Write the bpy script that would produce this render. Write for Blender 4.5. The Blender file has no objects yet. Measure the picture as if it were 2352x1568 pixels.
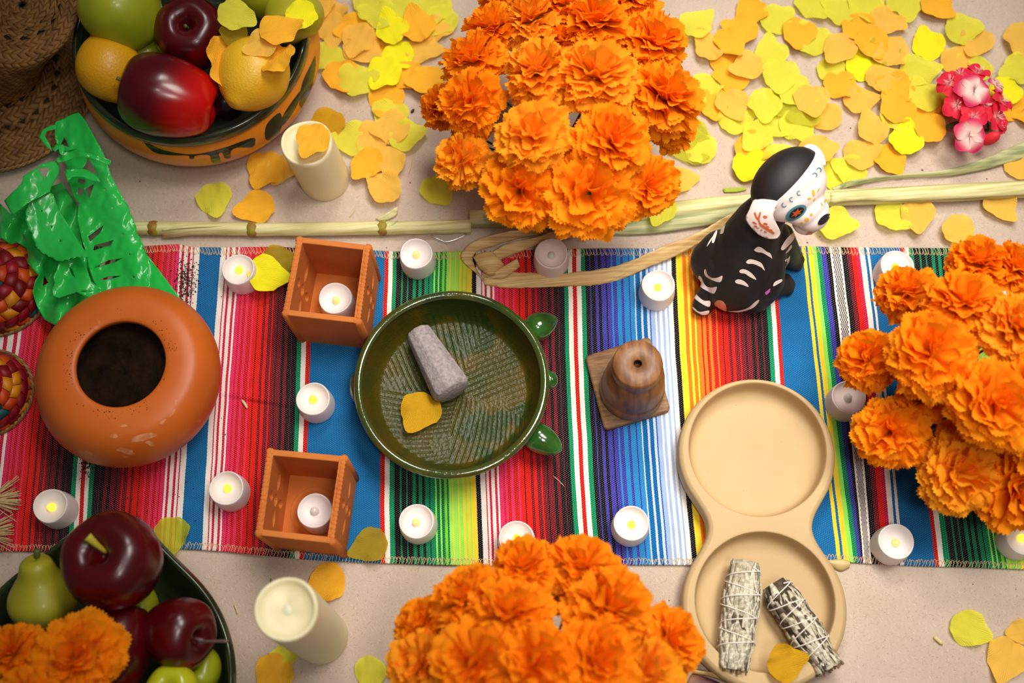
import bpy, bmesh, math, random
from mathutils import Vector, Matrix, Quaternion, noise
from mathutils.bvhtree import BVHTree
from mathutils.geometry import delaunay_2d_cdt
random.seed(7)
PI = math.pi
C = bpy.context.scene.collection

# ---------------------------------------------------------------- camera
FPX, PITCH, ROLL, H = 2950.0, math.radians(18.5), math.radians(4.86), 1.348
ct, st = math.cos(PITCH), math.sin(PITCH)
r0, u0, fw = Vector((1, 0, 0)), Vector((0, ct, st)), Vector((0, st, -ct))
rt = r0*math.cos(ROLL) - u0*math.sin(ROLL)
up = r0*math.sin(ROLL) + u0*math.cos(ROLL)
CAM = Vector((0, -H*math.tan(PITCH), H))
cd = bpy.data.cameras.new('camera'); cam = bpy.data.objects.new('camera', cd); C.objects.link(cam)
cd.sensor_width = 36.0; cd.lens = FPX/2352*36.0; cd.clip_start = 0.05; cd.clip_end = 50
cam.matrix_world = Matrix((( rt.x, up.x, -fw.x, CAM.x), (rt.y, up.y, -fw.y, CAM.y), (rt.z, up.z, -fw.z, CAM.z), (0, 0, 0, 1)))
cd.dof.use_dof = True; cd.dof.focus_distance = 1.375; cd.dof.aperture_fstop = 3.2
bpy.context.scene.camera = cam

# ---------------------------------------------------------------- light and exposure
vs = bpy.context.scene.view_settings
vs.view_transform = 'Standard'; vs.look = 'None'; vs.gamma = 1.0; vs.use_curve_mapping = False
vs.exposure = -0.10
w = bpy.data.worlds.new('room'); bpy.context.scene.world = w; w.use_nodes = True
w.node_tree.nodes['Background'].inputs[0].default_value = (0.95, 0.93, 0.92, 1)
w.node_tree.nodes['Background'].inputs[1].default_value = 0.075
def area(name, loc, target, sx, sy, power, col=(1, 0.95, 0.87), spread=180):
    l = bpy.data.lights.new(name, 'AREA'); l.spread = math.radians(spread); l.shape = 'RECTANGLE'; l.size = sx; l.size_y = sy; l.energy = power; l.color = col
    o = bpy.data.objects.new(name, l); C.objects.link(o); o.location = loc
    o.rotation_euler = (Vector(target)-Vector(loc)).to_track_quat('-Z', 'Y').to_euler()



area('ceiling_panel_light', (0.62, 0.22, 1.9), (0.21, -0.03, 0), 0.75, 0.6, 4.0, spread=52)
area('ceiling_panel_light', (0.25, 1.1, 2.0), (0.21, 0.05, 0), 0.5, 0.5, 2.0, spread=47)
area('ceiling_panel_light', (0.35, -0.75, 2.2), (0.17, 0, 0), 0.35, 0.35, 1.3, spread=50)
area('ceiling_panel_light', (-0.05, -0.3, 2.3), (0.12, 0, 0), 0.2, 0.2, 0.5, spread=60)

# ---------------------------------------------------------------- helpers
def G(px, py, z=0.0):
    """point of the room at height z seen at photograph pixel (px, py)"""
    d = rt*((px-1176)/FPX) + up*((784-py)/FPX) + fw
    return CAM + d*((z-H)/d.z)
def PX(px, py, z=0.0):
    """metres per pixel there"""
    return (G(px, py, z)-CAM).dot(fw)/FPX
def proj(p):
    q = Vector(p)-CAM; D = q.dot(fw)
    return 1176+FPX*q.dot(rt)/D, 784-FPX*q.dot(up)/D
def lin(c):
    return tuple(((x/255)/12.92 if x/255 <= 0.04045 else ((x/255+0.055)/1.055)**2.4) for x in c)+(1.0,)
def tag(o, label=None, cat=None, group=None, kind=None):
    if label: o['label'] = label
    if cat: o['category'] = cat
    if group: o['group'] = group
    if kind: o['kind'] = kind
    return o
def thing(name, loc, label, cat, group=None, rz=0.0):
    o = bpy.data.objects.new(name, None); C.objects.link(o); o.location = loc; o.rotation_euler = (0, 0, rz)
    o.empty_display_size = 0.02
    return tag(o, label, cat, group)
def add(name, verts, faces, m, parent=None, smooth=True, world=False, uv=None, thick=0.0, sub=0):
    if world and parent is not None:
        L = Vector(parent.location)
        verts = [Vector(v)-L for v in verts]
    me = bpy.data.meshes.new(name); me.from_pydata([tuple(v) for v in verts], [], faces); me.update()
    if smooth: me.polygons.foreach_set('use_smooth', [True]*len(me.polygons))
    if uv:
        l = me.uv_layers.new(name='UVMap')
        for lp in me.loops: l.data[lp.index].uv = uv[lp.vertex_index]
    if m is not None:
        for mm in (m if isinstance(m, list) else [m]): me.materials.append(mm)
    o = bpy.data.objects.new(name, me); C.objects.link(o)
    if parent is not None: o.parent = parent
    if thick:
        s = o.modifiers.new('thickness', 'SOLIDIFY'); s.thickness = thick; s.offset = 0
    if sub:
        s = o.modifiers.new('subdivision', 'SUBSURF'); s.levels = sub; s.render_levels = sub
    return o
def grid_faces(nu, nv, wrap=False, off=0):
    """nv rows of nu vertices"""
    f = []
    for j in range(nv-1):
        for i in range(nu if wrap else nu-1):
            a = off+j*nu+i; b = off+j*nu+(i+1) % nu
            f.append((a, b, b+nu, a+nu))
    return f
def lathe(prof, n=48, rf=None):
    v = []; f = []
    for (r, z) in prof:
        for i in range(n):
            a = 2*PI*i/n; k = rf(a, r, z) if rf else 1.0
            v.append(Vector((r*k*math.cos(a), r*k*math.sin(a), z)))
    f = grid_faces(n, len(prof), True)
    if prof[0][0] > 1e-6: pass
    return v, f
def merge(*parts):
    V = []; F = []
    for v, f in parts:
        o = len(V); V += list(v); F += [tuple(i+o for i in q) for q in f]
    return V, F
def xf(vf, M):
    return [M @ Vector(p) for p in vf[0]], vf[1]
def box(x0, x1, y0, y1, z0, z1):
    v = [(x, y, z) for z in (z0, z1) for y in (y0, y1) for x in (x0, x1)]
    return v, [(0, 2, 3, 1), (4, 5, 7, 6), (0, 1, 5, 4), (2, 6, 7, 3), (0, 4, 6, 2), (1, 3, 7, 5)]
def ellipsoid(c, r, R=None, n=24, m=14):
    v = []; 
    for j in range(m+1):
        t = PI*j/m
        for i in range(n):
            a = 2*PI*i/n; p = Vector((r[0]*math.sin(t)*math.cos(a), r[1]*math.sin(t)*math.sin(a), r[2]*math.cos(t)))
            if R is not None: p = R @ p
            v.append(Vector(c)+p)
    return v, grid_faces(n, m+1, True)
def tube(pts, rad, n=6, cap=True):
    pts = [Vector(p) for p in pts]; v = []
    t0 = (pts[1]-pts[0]).normalized(); a = t0.orthogonal().normalized()
    for i, p in enumerate(pts):
        t = (pts[min(i+1, len(pts)-1)]-pts[max(i-1, 0)]).normalized()
        a = (a - t*a.dot(t))
        a = a.normalized() if a.length > 1e-9 else t.orthogonal().normalized()
        b = t.cross(a); r = rad[i] if isinstance(rad, (list, tuple)) else rad
        for k in range(n):
            q = 2*PI*k/n; v.append(p + a*r*math.cos(q) + b*r*math.sin(q))
    f = grid_faces(n, len(pts), True)
    if cap: f += [tuple(range(n))[::-1], tuple(len(v)-n+k for k in range(n))]
    return v, f
def catmull(P, n):
    P = [Vector(p) for p in P]
    if len(P) == 2: return [P[0].lerp(P[1], i/(n-1)) for i in range(n)]
    Q = [P[0]*2-P[1]]+P+[P[-1]*2-P[-2]]; out = []
    for i in range(n):
        t = i/(n-1)*(len(P)-1); k = min(int(t), len(P)-2); t -= k
        a, b, c, d = Q[k:k+4]
        out.append(0.5*((2*b)+(c-a)*t+(2*a-5*b+4*c-d)*t*t+(3*b-a-3*c+d)*t**3))
    return out
def interp(T, x):
    if x <= T[0][0]: return T[0][1]
    for (a, b), (c, d) in zip(T, T[1:]):
        if x <= c: return b+(d-b)*(x-a)/(c-a)
    return T[-1][1]
def strip(name, A, B, m, parent=None, n=40, k=7, bulge=0.0, thick=0.0006, rag=0.0, ruf=0.0):
    """band between two edges given as (px, py, height)"""
    a = catmull([G(*p) for p in A], n); b = catmull([G(*p) for p in B], n); V = []; uv = []
    L = 0
    for i in range(n):
        if i: L += ((a[i]+b[i])/2-(a[i-1]+b[i-1])/2).length
        for j in range(k):
            t = j/(k-1); p = a[i].lerp(b[i], t)
            z = bulge*math.sin(PI*t) + ruf*math.sin(t*9+i*0.35)*0.5
            e = rag*(random.random()-.5) if j in (0, k-1) else 0
            p = p + (b[i]-a[i]).normalized()*e + Vector((0, 0, z)); p.z = max(p.z, 0.0008)
            V.append(p); uv.append((t*(b[i]-a[i]).length, L))
    return add(name, V, grid_faces(k, n), m, parent, world=True, uv=uv, thick=thick)
def inside(p, poly):
    x, y = p; c = False; n = len(poly)
    for i in range(n):
        x1, y1 = poly[i]; x2, y2 = poly[i-1]
        if (y1 > y) != (y2 > y) and x < (x2-x1)*(y-y1)/(y2-y1)+x1: c = not c
    return c
def tri_poly(outer, holes=(), step=8.0):
    pts = [Vector(p) for p in outer]; faces = [list(range(len(outer)))]; edges = []
    for h in holes:
        o = len(pts); pts += [Vector(p) for p in h]
        edges += [(o+i, o+(i+1) % len(h)) for i in range(len(h))]
    xs = [p[0] for p in outer]; ys = [p[1] for p in outer]
    y = min(ys)+step/2; row = 0
    while y < max(ys):
        x = min(xs)+step/2+(row % 2)*step/2
        while x < max(xs):
            if inside((x, y), outer) and not any(inside((x, y), h) for h in holes): pts.append(Vector((x, y)))
            x += step
        y += step*0.87; row += 1
    V, E, F, *_ = delaunay_2d_cdt(pts, edges, faces, 1, 1e-5)
    F = [f for f in F if not any(inside(((sum(V[i][0] for i in f))/len(f), sum(V[i][1] for i in f)/len(f)), h) for h in holes)]
    return V, F
def smooth_poly(P, n=6):
    out = []; N = len(P)
    for i in range(N):
        a, b, c, d = [Vector(P[(i+k-1) % N]) for k in range(4)]
        for j in range(n):
            t = j/n; q = 0.5*((2*b)+(c-a)*t+(2*a-5*b+4*c-d)*t*t+(3*b-a-3*c+d)*t**3); out.append((q[0], q[1]))
    return out
def decal(name, poly, bvh, m, parent, off=0.0003, step=4.0, smooth=True, fallback=None):
    """paint of real thickness laid on the surface of a thing"""
    P = smooth_poly(poly, 4) if smooth else poly
    V, F = tri_poly(P, (), step); out = []; ok = []
    for v in V:
        d = (rt*((v[0]-1176)/FPX)+up*((784-v[1])/FPX)+fw).normalized()
        loc, nor, *_ = bvh.ray_cast(CAM, d)
        if loc is None: out.append(Vector((0, 0, 0))); ok.append(False)
        else:
            if nor.dot(d) > 0: nor = -nor
            out.append(loc+nor*off); ok.append(True)
    F = [f for f in F if all(ok[i] for i in f) and max((out[f[i]]-out[f[i-1]]).length for i in range(len(f))) < 0.02]
    used = sorted({i for f in F for i in f})
    if not used: return None
    mp = {u: k for k, u in enumerate(used)}
    return add(name, [out[u] for u in used], [tuple(mp[i] for i in f) for f in F], m, parent, world=True, thick=0)
def bvh_of(objs):
    dg = bpy.context.evaluated_depsgraph_get(); V = []; F = []
    for o in objs:
        e = o.evaluated_get(dg); me = e.to_mesh(); k = len(V); M = o.matrix_world
        V += [M @ v.co for v in me.vertices]; F += [tuple(i+k for i in p.vertices) for p in me.polygons]
        e.to_mesh_clear()
    return BVHTree.FromPolygons(V, F)

# ---------------------------------------------------------------- materials
def mat(name, col, rough=0.6, col2=None, sc=20.0, det=3.0, lo=0.35, hi=0.65, bump=0.0, bsc=80.0, spec=0.5, sss=0.0, sssr=0.01, coat=0.0, metal=0.0,
        transl=0.0, alpha=0.0, stretch=None, col3=None, sc3=60.0, t3=0.62, spots=None, grad=()):
    m = bpy.data.materials.new(name); m.use_nodes = True; nt = m.node_tree; N = nt.nodes; L = nt.links
    b = N['Principled BSDF']; out = N['Material Output']
    b.inputs['Roughness'].default_value = rough; b.inputs['Specular IOR Level'].default_value = spec; b.inputs['Metallic'].default_value = metal
    b.inputs['Coat Weight'].default_value = coat; b.inputs['Coat Roughness'].default_value = 0.08
    if sss: b.inputs['Subsurface Weight'].default_value = sss; b.inputs['Subsurface Radius'].default_value = (1, .8, .6); b.inputs['Subsurface Scale'].default_value = sssr
    tc = N.new('ShaderNodeTexCoord'); src = tc.outputs['Object']
    if stretch:
        mp = N.new('ShaderNodeMapping'); mp.inputs['Scale'].default_value = stretch; L.new(src, mp.inputs[0]); src = mp.outputs[0]
    c = lin(col); csock = None
    def mixin(prev, new, fac):
        mx = N.new('ShaderNodeMix'); mx.data_type = 'RGBA'; L.new(fac, mx.inputs[0])
        if prev is None: mx.inputs[6].default_value = c
        else: L.new(prev, mx.inputs[6])
        mx.inputs[7].default_value = new; return mx.outputs[2]
    def nz(scale, a, z, detail=det):
        n = N.new('ShaderNodeTexNoise'); n.inputs['Scale'].default_value = scale; n.inputs['Detail'].default_value = detail; L.new(src, n.inputs[0])
        r = N.new('ShaderNodeMapRange'); r.inputs[1].default_value = a; r.inputs[2].default_value = z; L.new(n.outputs[0], r.inputs[0]); return r.outputs[0]
    if col2: csock = mixin(csock, lin(col2), nz(sc, lo, hi))
    if col3: csock = mixin(csock, lin(col3), nz(sc3, t3, t3+0.06))
    if spots:
        v = N.new('ShaderNodeTexVoronoi'); v.inputs['Scale'].default_value = spots[1]; L.new(src, v.inputs[0])
        r = N.new('ShaderNodeMapRange'); r.inputs[1].default_value = spots[2]; r.inputs[2].default_value = spots[2]*0.6; L.new(v.outputs[0], r.inputs[0])
        csock = mixin(csock, lin(spots[0]), r.outputs[0])
    for (vec, lo_, hi_, gc_) in grad:
        vm = N.new('ShaderNodeVectorMath'); vm.operation = 'DOT_PRODUCT'; L.new(tc.outputs['Object'], vm.inputs[0]); vm.inputs[1].default_value = vec
        nn_ = N.new('ShaderNodeTexNoise'); nn_.inputs['Scale'].default_value = 40; L.new(tc.outputs['Object'], nn_.inputs[0])
        ad = N.new('ShaderNodeMath'); ad.operation = 'MULTIPLY_ADD'; L.new(nn_.outputs[0], ad.inputs[0]); ad.inputs[1].default_value = .35*abs(hi_-lo_); L.new(vm.outputs['Value'], ad.inputs[2])
        r = N.new('ShaderNodeMapRange'); r.interpolation_type = 'SMOOTHSTEP'; r.inputs[1].default_value = lo_; r.inputs[2].default_value = hi_; L.new(ad.outputs[0], r.inputs[0])
        csock = mixin(csock, lin(gc_), r.outputs[0])
    if csock is None: b.inputs['Base Color'].default_value = c
    else: L.new(csock, b.inputs['Base Color'])
    if bump:
        n = N.new('ShaderNodeTexNoise'); n.inputs['Scale'].default_value = bsc; n.inputs['Detail'].default_value = 4; L.new(src, n.inputs[0])
        bp = N.new('ShaderNodeBump'); bp.inputs['Strength'].default_value = bump; bp.inputs['Distance'].default_value = 0.002; L.new(n.outputs[0], bp.inputs['Height'])
        L.new(bp.outputs[0], b.inputs['Normal'])
    sh = b.outputs[0]
    if transl:
        t = N.new('ShaderNodeBsdfTranslucent')
        if csock is None: t.inputs[0].default_value = c
        else: L.new(csock, t.inputs[0])
        x = N.new('ShaderNodeMixShader'); x.inputs[0].default_value = transl; L.new(sh, x.inputs[1]); L.new(t.outputs[0], x.inputs[2]); sh = x.outputs[0]
    if alpha:
        t = N.new('ShaderNodeBsdfTransparent'); t.inputs[0].default_value = (min(1, c[0]*1.0+.2), min(1, c[1]+.2), min(1, c[2]+.2), 1)
        x = N.new('ShaderNodeMixShader'); x.inputs[0].default_value = alpha; L.new(sh, x.inputs[1]); L.new(t.outputs[0], x.inputs[2]); sh = x.outputs[0]
    if transl or alpha: L.new(sh, out.inputs[0])
    return m
def emit(name, col, s):
    m = bpy.data.materials.new(name); m.use_nodes = True; b = m.node_tree.nodes['Principled BSDF']
    b.inputs['Base Color'].default_value = lin(col); b.inputs['Emission Color'].default_value = lin(col); b.inputs['Emission Strength'].default_value = s
    b.inputs['Roughness'].default_value = .25
    return m

# ---------------------------------------------------------------- floor
def floor_mat():
    m = mat('kraft_paper', (200, 181, 165), 0.9, (191, 171, 154), 9, 5, bump=0.16, bsc=420, spec=0.2)
    nt = m.node_tree; N = nt.nodes; L = nt.links; b = N['Principled BSDF']; tc = [n for n in N if n.type == 'TEX_COORD'][0]
    prev = b.inputs['Base Color'].links[0].from_socket
    for (ang, scx, scy, a, z, col, k) in ((0.3, 170, 1300, .72, .76, (140, 118, 98), .4), (1.9, 170, 1300, .73, .77, (140, 118, 98), .4), (1.1, 150, 1100, .71, .75, (222, 206, 188), .5), (2.6, 180, 1200, .73, .77, (128, 106, 88), .4)):
        mq = N.new('ShaderNodeMapping'); mq.inputs['Rotation'].default_value = (0, 0, ang); L.new(tc.outputs['Object'], mq.inputs[0]); mp = N.new('ShaderNodeMapping'); mp.inputs['Scale'].default_value = (scx, scy, 1); L.new(mq.outputs[0], mp.inputs[0])
        n = N.new('ShaderNodeTexNoise'); n.inputs['Scale'].default_value = 1.0; n.inputs['Detail'].default_value = 0; n.inputs['Distortion'].default_value = .5; L.new(mp.outputs[0], n.inputs[0])
        r = N.new('ShaderNodeMapRange'); r.inputs[1].default_value = a; r.inputs[2].default_value = z; r.inputs[4].default_value = k; L.new(n.outputs[0], r.inputs[0])
        mx = N.new('ShaderNodeMix'); mx.data_type = 'RGBA'; L.new(r.outputs[0], mx.inputs[0]); L.new(prev, mx.inputs[6]); mx.inputs[7].default_value = lin(col); prev = mx.outputs[2]
    v = N.new('ShaderNodeTexVoronoi'); v.inputs['Scale'].default_value = 70; L.new(tc.outputs['Object'], v.inputs[0])
    sp = N.new('ShaderNodeSeparateColor'); L.new(v.outputs['Color'], sp.inputs[0])
    gt = N.new('ShaderNodeMath'); gt.operation = 'MULTIPLY'; gt.inputs[1].default_value = 0.13; L.new(sp.outputs[0], gt.inputs[0])
    su = N.new('ShaderNodeMath'); su.operation = 'SUBTRACT'; su.inputs[1].default_value = 0.04; L.new(gt.outputs[0], su.inputs[0])
    lt = N.new('ShaderNodeMath'); lt.operation = 'LESS_THAN'; L.new(v.outputs[0], lt.inputs[0]); L.new(su.outputs[0], lt.inputs[1])
    mx = N.new('ShaderNodeMix'); mx.data_type = 'RGBA'; L.new(lt.outputs[0], mx.inputs[0]); L.new(prev, mx.inputs[6]); mx.inputs[7].default_value = lin((96, 78, 64)); prev = mx.outputs[2]
    L.new(prev, b.inputs['Base Color'])
    return m
v, f = box(-1.6, 1.6, -1.6, 1.6, -0.03, 0.0)
tag(add('floor', v, f, floor_mat(), smooth=False), 'pale grey brown fibrous paper covering the floor', kind='structure')

# ---------------------------------------------------------------- striped runner
K = {'W': (236, 226, 216), 'k': (17, 15, 17), 'g': (0, 132, 84), 'G': (0, 112, 62), 'r': (196, 22, 18), 'R': (222, 30, 20), 'm': (112, 18, 30), 'd': (78, 14, 20),
     'p': (222, 40, 96), 'P': (200, 24, 66), 'b': (20, 100, 156), 'i': (56, 54, 158), 'c': (36, 132, 190), 'C': (6, 98, 160), 'v': (196, 202, 226), 'V': (156, 176, 216),
     'l': (150, 228, 92), 'L': (120, 206, 60), 'y': (240, 208, 56), 'Y': (236, 196, 30), 'o': (246, 120, 40), 'O': (252, 110, 28), 'x': (236, 226, 216), 'X': (17, 15, 17)}
NODOT = 'WvVlLyYoOxX'
REDS = 'p55 r20 p35 r40 p40 r60 p25 R55 d15 R70 m35 R45 m55 R20 m60 k15 m70 k40 m45 k55 m10 k75'
WP = 'W65 P15 W30 P30 W45 P30 W25'
GRN = 'k80 g25 k65 g20 k70 g50 k40 g50 k40 g60 k15 g70 l23 G42 l22 G43 L40 G25 l45 y20 l65 y20 l50 y35 l25 y40 l20 y75'
BLU = 'k50 i15 k50 i35 k35 i55 k15 i50 c20 i45 c50 i30 c60 i15 c50 v15 C55 v25 C45 v30 C15 V50 W20 V30 W35 V30 W30 V20 W50'
ORG = 'y115 o65 y45 o60 y30 o85 r25 o60 r45 o55 r80 o25 R80 d20 R85 m55 R55 m80 R20 m85 k25 m90 k60 m45 k85 m20 k90'
def rev(s): return ' '.join(s.split()[::-1])
# key boundaries: x at y=590, 920, 1250 in the photograph, then what lies between this and the next
KEYS = [((-200, -270, -330), REDS), ((-60, -110, -150), 'g10'), ((-50, -100, -140), 'b10'), ((0, -40, -75), WP), ((80, 28, -10), REDS),
        ((222, 181, 158), 'g10'), ((233, 191, 169), 'W10'), ((245, 202, 180), 'r10'), ((256, 212, 189), 'W10'), ((268, 223, 197), 'g10'), ((279, 234, 206), rev(REDS)),
        ((413, 391, 369), rev(WP)), ((459, 437, 416), 'b10'), ((507, 483, 465), WP), ((551, 526, 508), REDS), ((689, 679, 669), 'g10'), ((699, 689, 679), 'W10'), ((710, 700, 690), 'r10'),
        ((721, 710, 700), 'b10'), ((884.5, 875, 874), 'r10'), ((893, 885, 884.5), 'W10'), ((902.5, 896, 896), 'g10'), ((911, 906, 907.5), GRN), ((1084, 1088, 1098.5), 'k10'), ((1094, 1098, 1109.5), WP),
        ((1134, 1141, 1152), REDS), ((1295, 1303, 1321), 'g10'), ((1304.5, 1312, 1331.5), 'W10'), ((1314, 1323, 1342.5), 'r10'), ((1323.5, 1332.5, 1352), 'W10'), ((1334, 1343.5, 1363.5), 'g10'), ((1343.5, 1354, 1374.5), BLU),
        ((1541, 1558, 1586), 'k10'), ((1551.5, 1569, 1597.5), ORG), ((1754, 1774, 1800), 'g10'), ((1764, 1784.5, 1811), 'W10'), ((1774, 1795, 1821), 'r10'), ((1782.5, 1804, 1831), 'b10'),
        ((1844, 1880, 1918), 'y10'), ((1852, 1888, 1927), 'b10'), ((1856.5, 1893.5, 1933), 'y10'), ((1867.5, 1905, 1945), 'l10'), ((1876.5, 1914.5, 1955.5), 'g10'), ((1886.5, 1925, 1966), 'i10'), ((1897.5, 1936, 1974), 'k10'),
        ((1907, 1945, 1979), 'W10'), ((1911.5, 1949.5, 1982.5), 'X5 x5 X5 x5 X5 x5 X5 x5'), ((1928.5, 1966, 1994), 'W10'), ((1932.5, 1970, 1998.5), 'k10'), ((1944.5, 1982, 2012), 'm10'), ((1955, 1993, 2024), 'R10'), ((1965, 2004, 2034), 'P10'), ((1974, 2014, 2045), 'W10'),
        ((1986, 2026, 2057), 'b10'), ((1992, 2032, 2063.5), 'W10'), ((1997.5, 2037.5, 2071), 'b10'), ((2070, 2105, 2141.5), 'r10'), ((2079, 2114, 2151), 'W10'), ((2088.5, 2126, 2163), 'g10'), ((2098.5, 2136, 2177), GRN),
        ((2280, 2320, 2368), 'k10'), ((2290, 2331, 2379), WP), ((2330, 2373, 2423), REDS), ((2480, 2530, 2590), None)]
def edge_curve(k, y):
    a, b, c = k; t = (y-920)/330
    return b + (c-a)/2*t + ((a+c)/2-b)*t*t
cols = []; fills = []
for (k0, s), (k1, _) in zip(KEYS, KEYS[1:]):
    items = [(q[0], float(q[1:])) for q in s.split()]; tot = sum(q[1] for q in items); acc = 0
    for cch, wd in items:
        t = acc/tot; cols.append(tuple(a+(b-a)*t for a, b in zip(k0, k1))); fills.append(cch); acc += wd
cols.append(KEYS[-1][0])
TOP = [(-400, 570), (330, 566), (410, 561), (440, 568), (500, 569), (645, 567), (690, 571), (850, 574), (900, 578), (1000, 580), (1060, 577), (1150, 577), (1300, 572), (1400, 571), (1600, 572), (1780, 567), (1850, 566), (1950, 569), (2100, 570), (2600, 573)]
BOT = [(-400, 1266), (150, 1266), (400, 1260), (450, 1262), (520, 1267), (570, 1272), (700, 1285), (800, 1292), (900, 1294), (1000, 1297), (1100, 1299), (1400, 1297), (1580, 1298), (1920, 1289), (1960, 1292), (2000, 1295), (2100, 1300), (2200, 1302), (2300, 1306), (2600, 1316)]
def cloth_z(x, y):
    z = 0.0022 + 0.0007*noise.noise((x/120, y/160, 0.3))
    # pinched fold near the terracotta pot
    yl = 905+(x-500)*0.17
    k = math.exp(-((x-590)/75)**2)
    z += k*0.0042*math.exp(-((y-yl+7)/9)**2) - k*0.0012*math.exp(-((y-yl-5)/4)**2)
    return max(z, 0.0012)
ROWS = 176
V = []; UVs = []
for j in range(ROWS+1):
    t = j/ROWS
    for i, k in enumerate(cols):
        xm = k[0]; y0 = interp(TOP, xm); y1 = interp(BOT, k[2]); y = y0+(y1-y0)*t
        x = edge_curve(k, y)+(0.35 if j % 2 else -0.35)*(0.5+random.random()*.6)+1.2*noise.noise((k[1]/160, y/60, 2.0))
        p = G(x, y, cloth_z(x, y)); V.append(p); UVs.append((k[1]*PX(k[1], 920), t*0.345))
nc = len(cols); F = grid_faces(nc, ROWS+1)
def cloth_mat():
    m = mat('woven_cotton', (255, 255, 255), 0.95, spec=0.03); nt = m.node_tree; N = nt.nodes; L = nt.links; b = N['Principled BSDF']
    a = N.new('ShaderNodeAttribute'); a.attribute_name = 'dye'; w_ = N.new('ShaderNodeAttribute'); w_.attribute_name = 'weave'
    uv = N.new('ShaderNodeUVMap'); sx = N.new('ShaderNodeSeparateXYZ'); L.new(uv.outputs[0], sx.inputs[0])
    def M(op, x, y=None, z=None):
        n = N.new('ShaderNodeMath'); n.operation = op
        for i, s in enumerate((x, y, z)):
            if s is None: continue
            if isinstance(s, (int, float)): n.inputs[i].default_value = s
            else: L.new(s, n.inputs[i])
        return n.outputs[0]
    P_, Q_ = 0.00175, 0.0023
    u = M('DIVIDE', sx.outputs[0], P_); cell = M('FLOOR', u); fu = M('SUBTRACT', M('SUBTRACT', u, cell), .5)
    par = M('MULTIPLY', M('MODULO', cell, 2.0), .5); v_ = M('ADD', M('DIVIDE', sx.outputs[1], Q_), par); fv = M('SUBTRACT', M('SUBTRACT', v_, M('FLOOR', v_)), .5)
    d = M('ADD', M('MULTIPLY', M('POWER', M('ABSOLUTE', fu), 2.0), 1.0), M('MULTIPLY', M('POWER', M('ABSOLUTE', fv), 2.0), 1.9))
    dot = N.new('ShaderNodeMapRange'); dot.inputs[1].default_value = .070; dot.inputs[2].default_value = .025; L.new(d, dot.inputs[0])
    sw = N.new('ShaderNodeSeparateColor'); L.new(w_.outputs['Color'], sw.inputs[0])
    nz = N.new('ShaderNodeTexNoise'); nz.inputs['Scale'].default_value = 14; L.new(uv.outputs[0], nz.inputs[0])
    mxd = N.new('ShaderNodeMix'); mxd.data_type = 'RGBA'; L.new(M('MULTIPLY', M('MULTIPLY', dot.outputs[0], sw.outputs[0]), .42), mxd.inputs[0]); L.new(a.outputs['Color'], mxd.inputs[6]); mxd.inputs[7].default_value = lin((214, 196, 188))
    # black and white check bands
    ph = M('ADD', M('DIVIDE', sx.outputs[1], 0.0052), M('MULTIPLY', sw.outputs[2], .5)); fr = M('SUBTRACT', ph, M('FLOOR', ph))
    chk = M('GREATER_THAN', fr, .5)
    cx = N.new('ShaderNodeMix'); cx.data_type = 'RGBA'; L.new(chk, cx.inputs[0]); cx.inputs[6].default_value = lin((26, 24, 26)); cx.inputs[7].default_value = lin((232, 220, 212))
    fin = N.new('ShaderNodeMix'); fin.data_type = 'RGBA'; L.new(sw.outputs[1], fin.inputs[0]); L.new(mxd.outputs[2], fin.inputs[6]); L.new(cx.outputs[2], fin.inputs[7])
    L.new(fin.outputs[2], b.inputs['Base Color'])
    bp = N.new('ShaderNodeBump'); bp.inputs['Distance'].default_value = .0006; bp.inputs['Strength'].default_value = .8
    rid = M('ADD', M('ABSOLUTE', fv), M('MULTIPLY', M('ABSOLUTE', fu), .6)); L.new(rid, bp.inputs['Height']); L.new(bp.outputs[0], b.inputs['Normal'])
    return m
cloth = add('striped_runner', V, F, cloth_mat(), uv=UVs)
tag(cloth, 'multicoloured striped woven runner with stitched hems laid across the floor', 'cloth')
me = cloth.data; dye = me.color_attributes.new('dye', 'FLOAT_COLOR', 'CORNER'); wv = me.color_attributes.new('weave', 'FLOAT_COLOR', 'CORNER')
dc = []; wc = []
for pi, p in enumerate(me.polygons):
    ci = pi % (nc-1); ch = fills[ci]; c = lin(K[ch]); n_ = 1+0.10*noise.noise((ci*3.7, (pi//(nc-1))*0.15, 0))
    dots = 0.0 if ch in NODOT else (0.45 if ch in 'bcCR' else 1.0)
    for _ in p.vertices:
        dc += [c[0]*n_, c[1]*n_, c[2]*n_, 1]; wc += [dots, 1.0 if ch in 'xX' else 0.0, 1.0 if ch == 'x' else 0.0, 1]
dye.data.foreach_set('color', dc); wv.data.foreach_set('color', wc)
s = cloth.modifiers.new('thickness', 'SOLIDIFY'); s.thickness = .0012; s.offset = -1
thread = mat('hem_thread', (226, 190, 140), .7)
for edge, sg in ((TOP, 1), (BOT, -1)):
    parts = []; x = -30
    while x < 2380:
        y = interp(edge, x); j = random.uniform(-1.5, 1.5); L_ = 15+random.uniform(-2, 2)
        pts = [(x, y-sg*0.5, .0012), (x+1.5+j*.3, y+sg*1, .0042), (x+4.5*1+j, y+sg*L_*.6, .0042), (x+6.5+j, y+sg*L_, .0040), (x+9.5, y+sg*L_*.95, .0040), (x+10.5, y+sg*L_*.6, .0034)]
        parts.append(tube(catmull([G(a, b, c + cloth_z(a, b)-.0022) for a, b, c in pts], 9), .00033, 4, False))
        x += 7.6 if random.random() < .8 else 5
    vf = merge(*parts); tag(add('hem_stitching', vf[0], vf[1], thread, cloth), kind='stuff')

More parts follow.
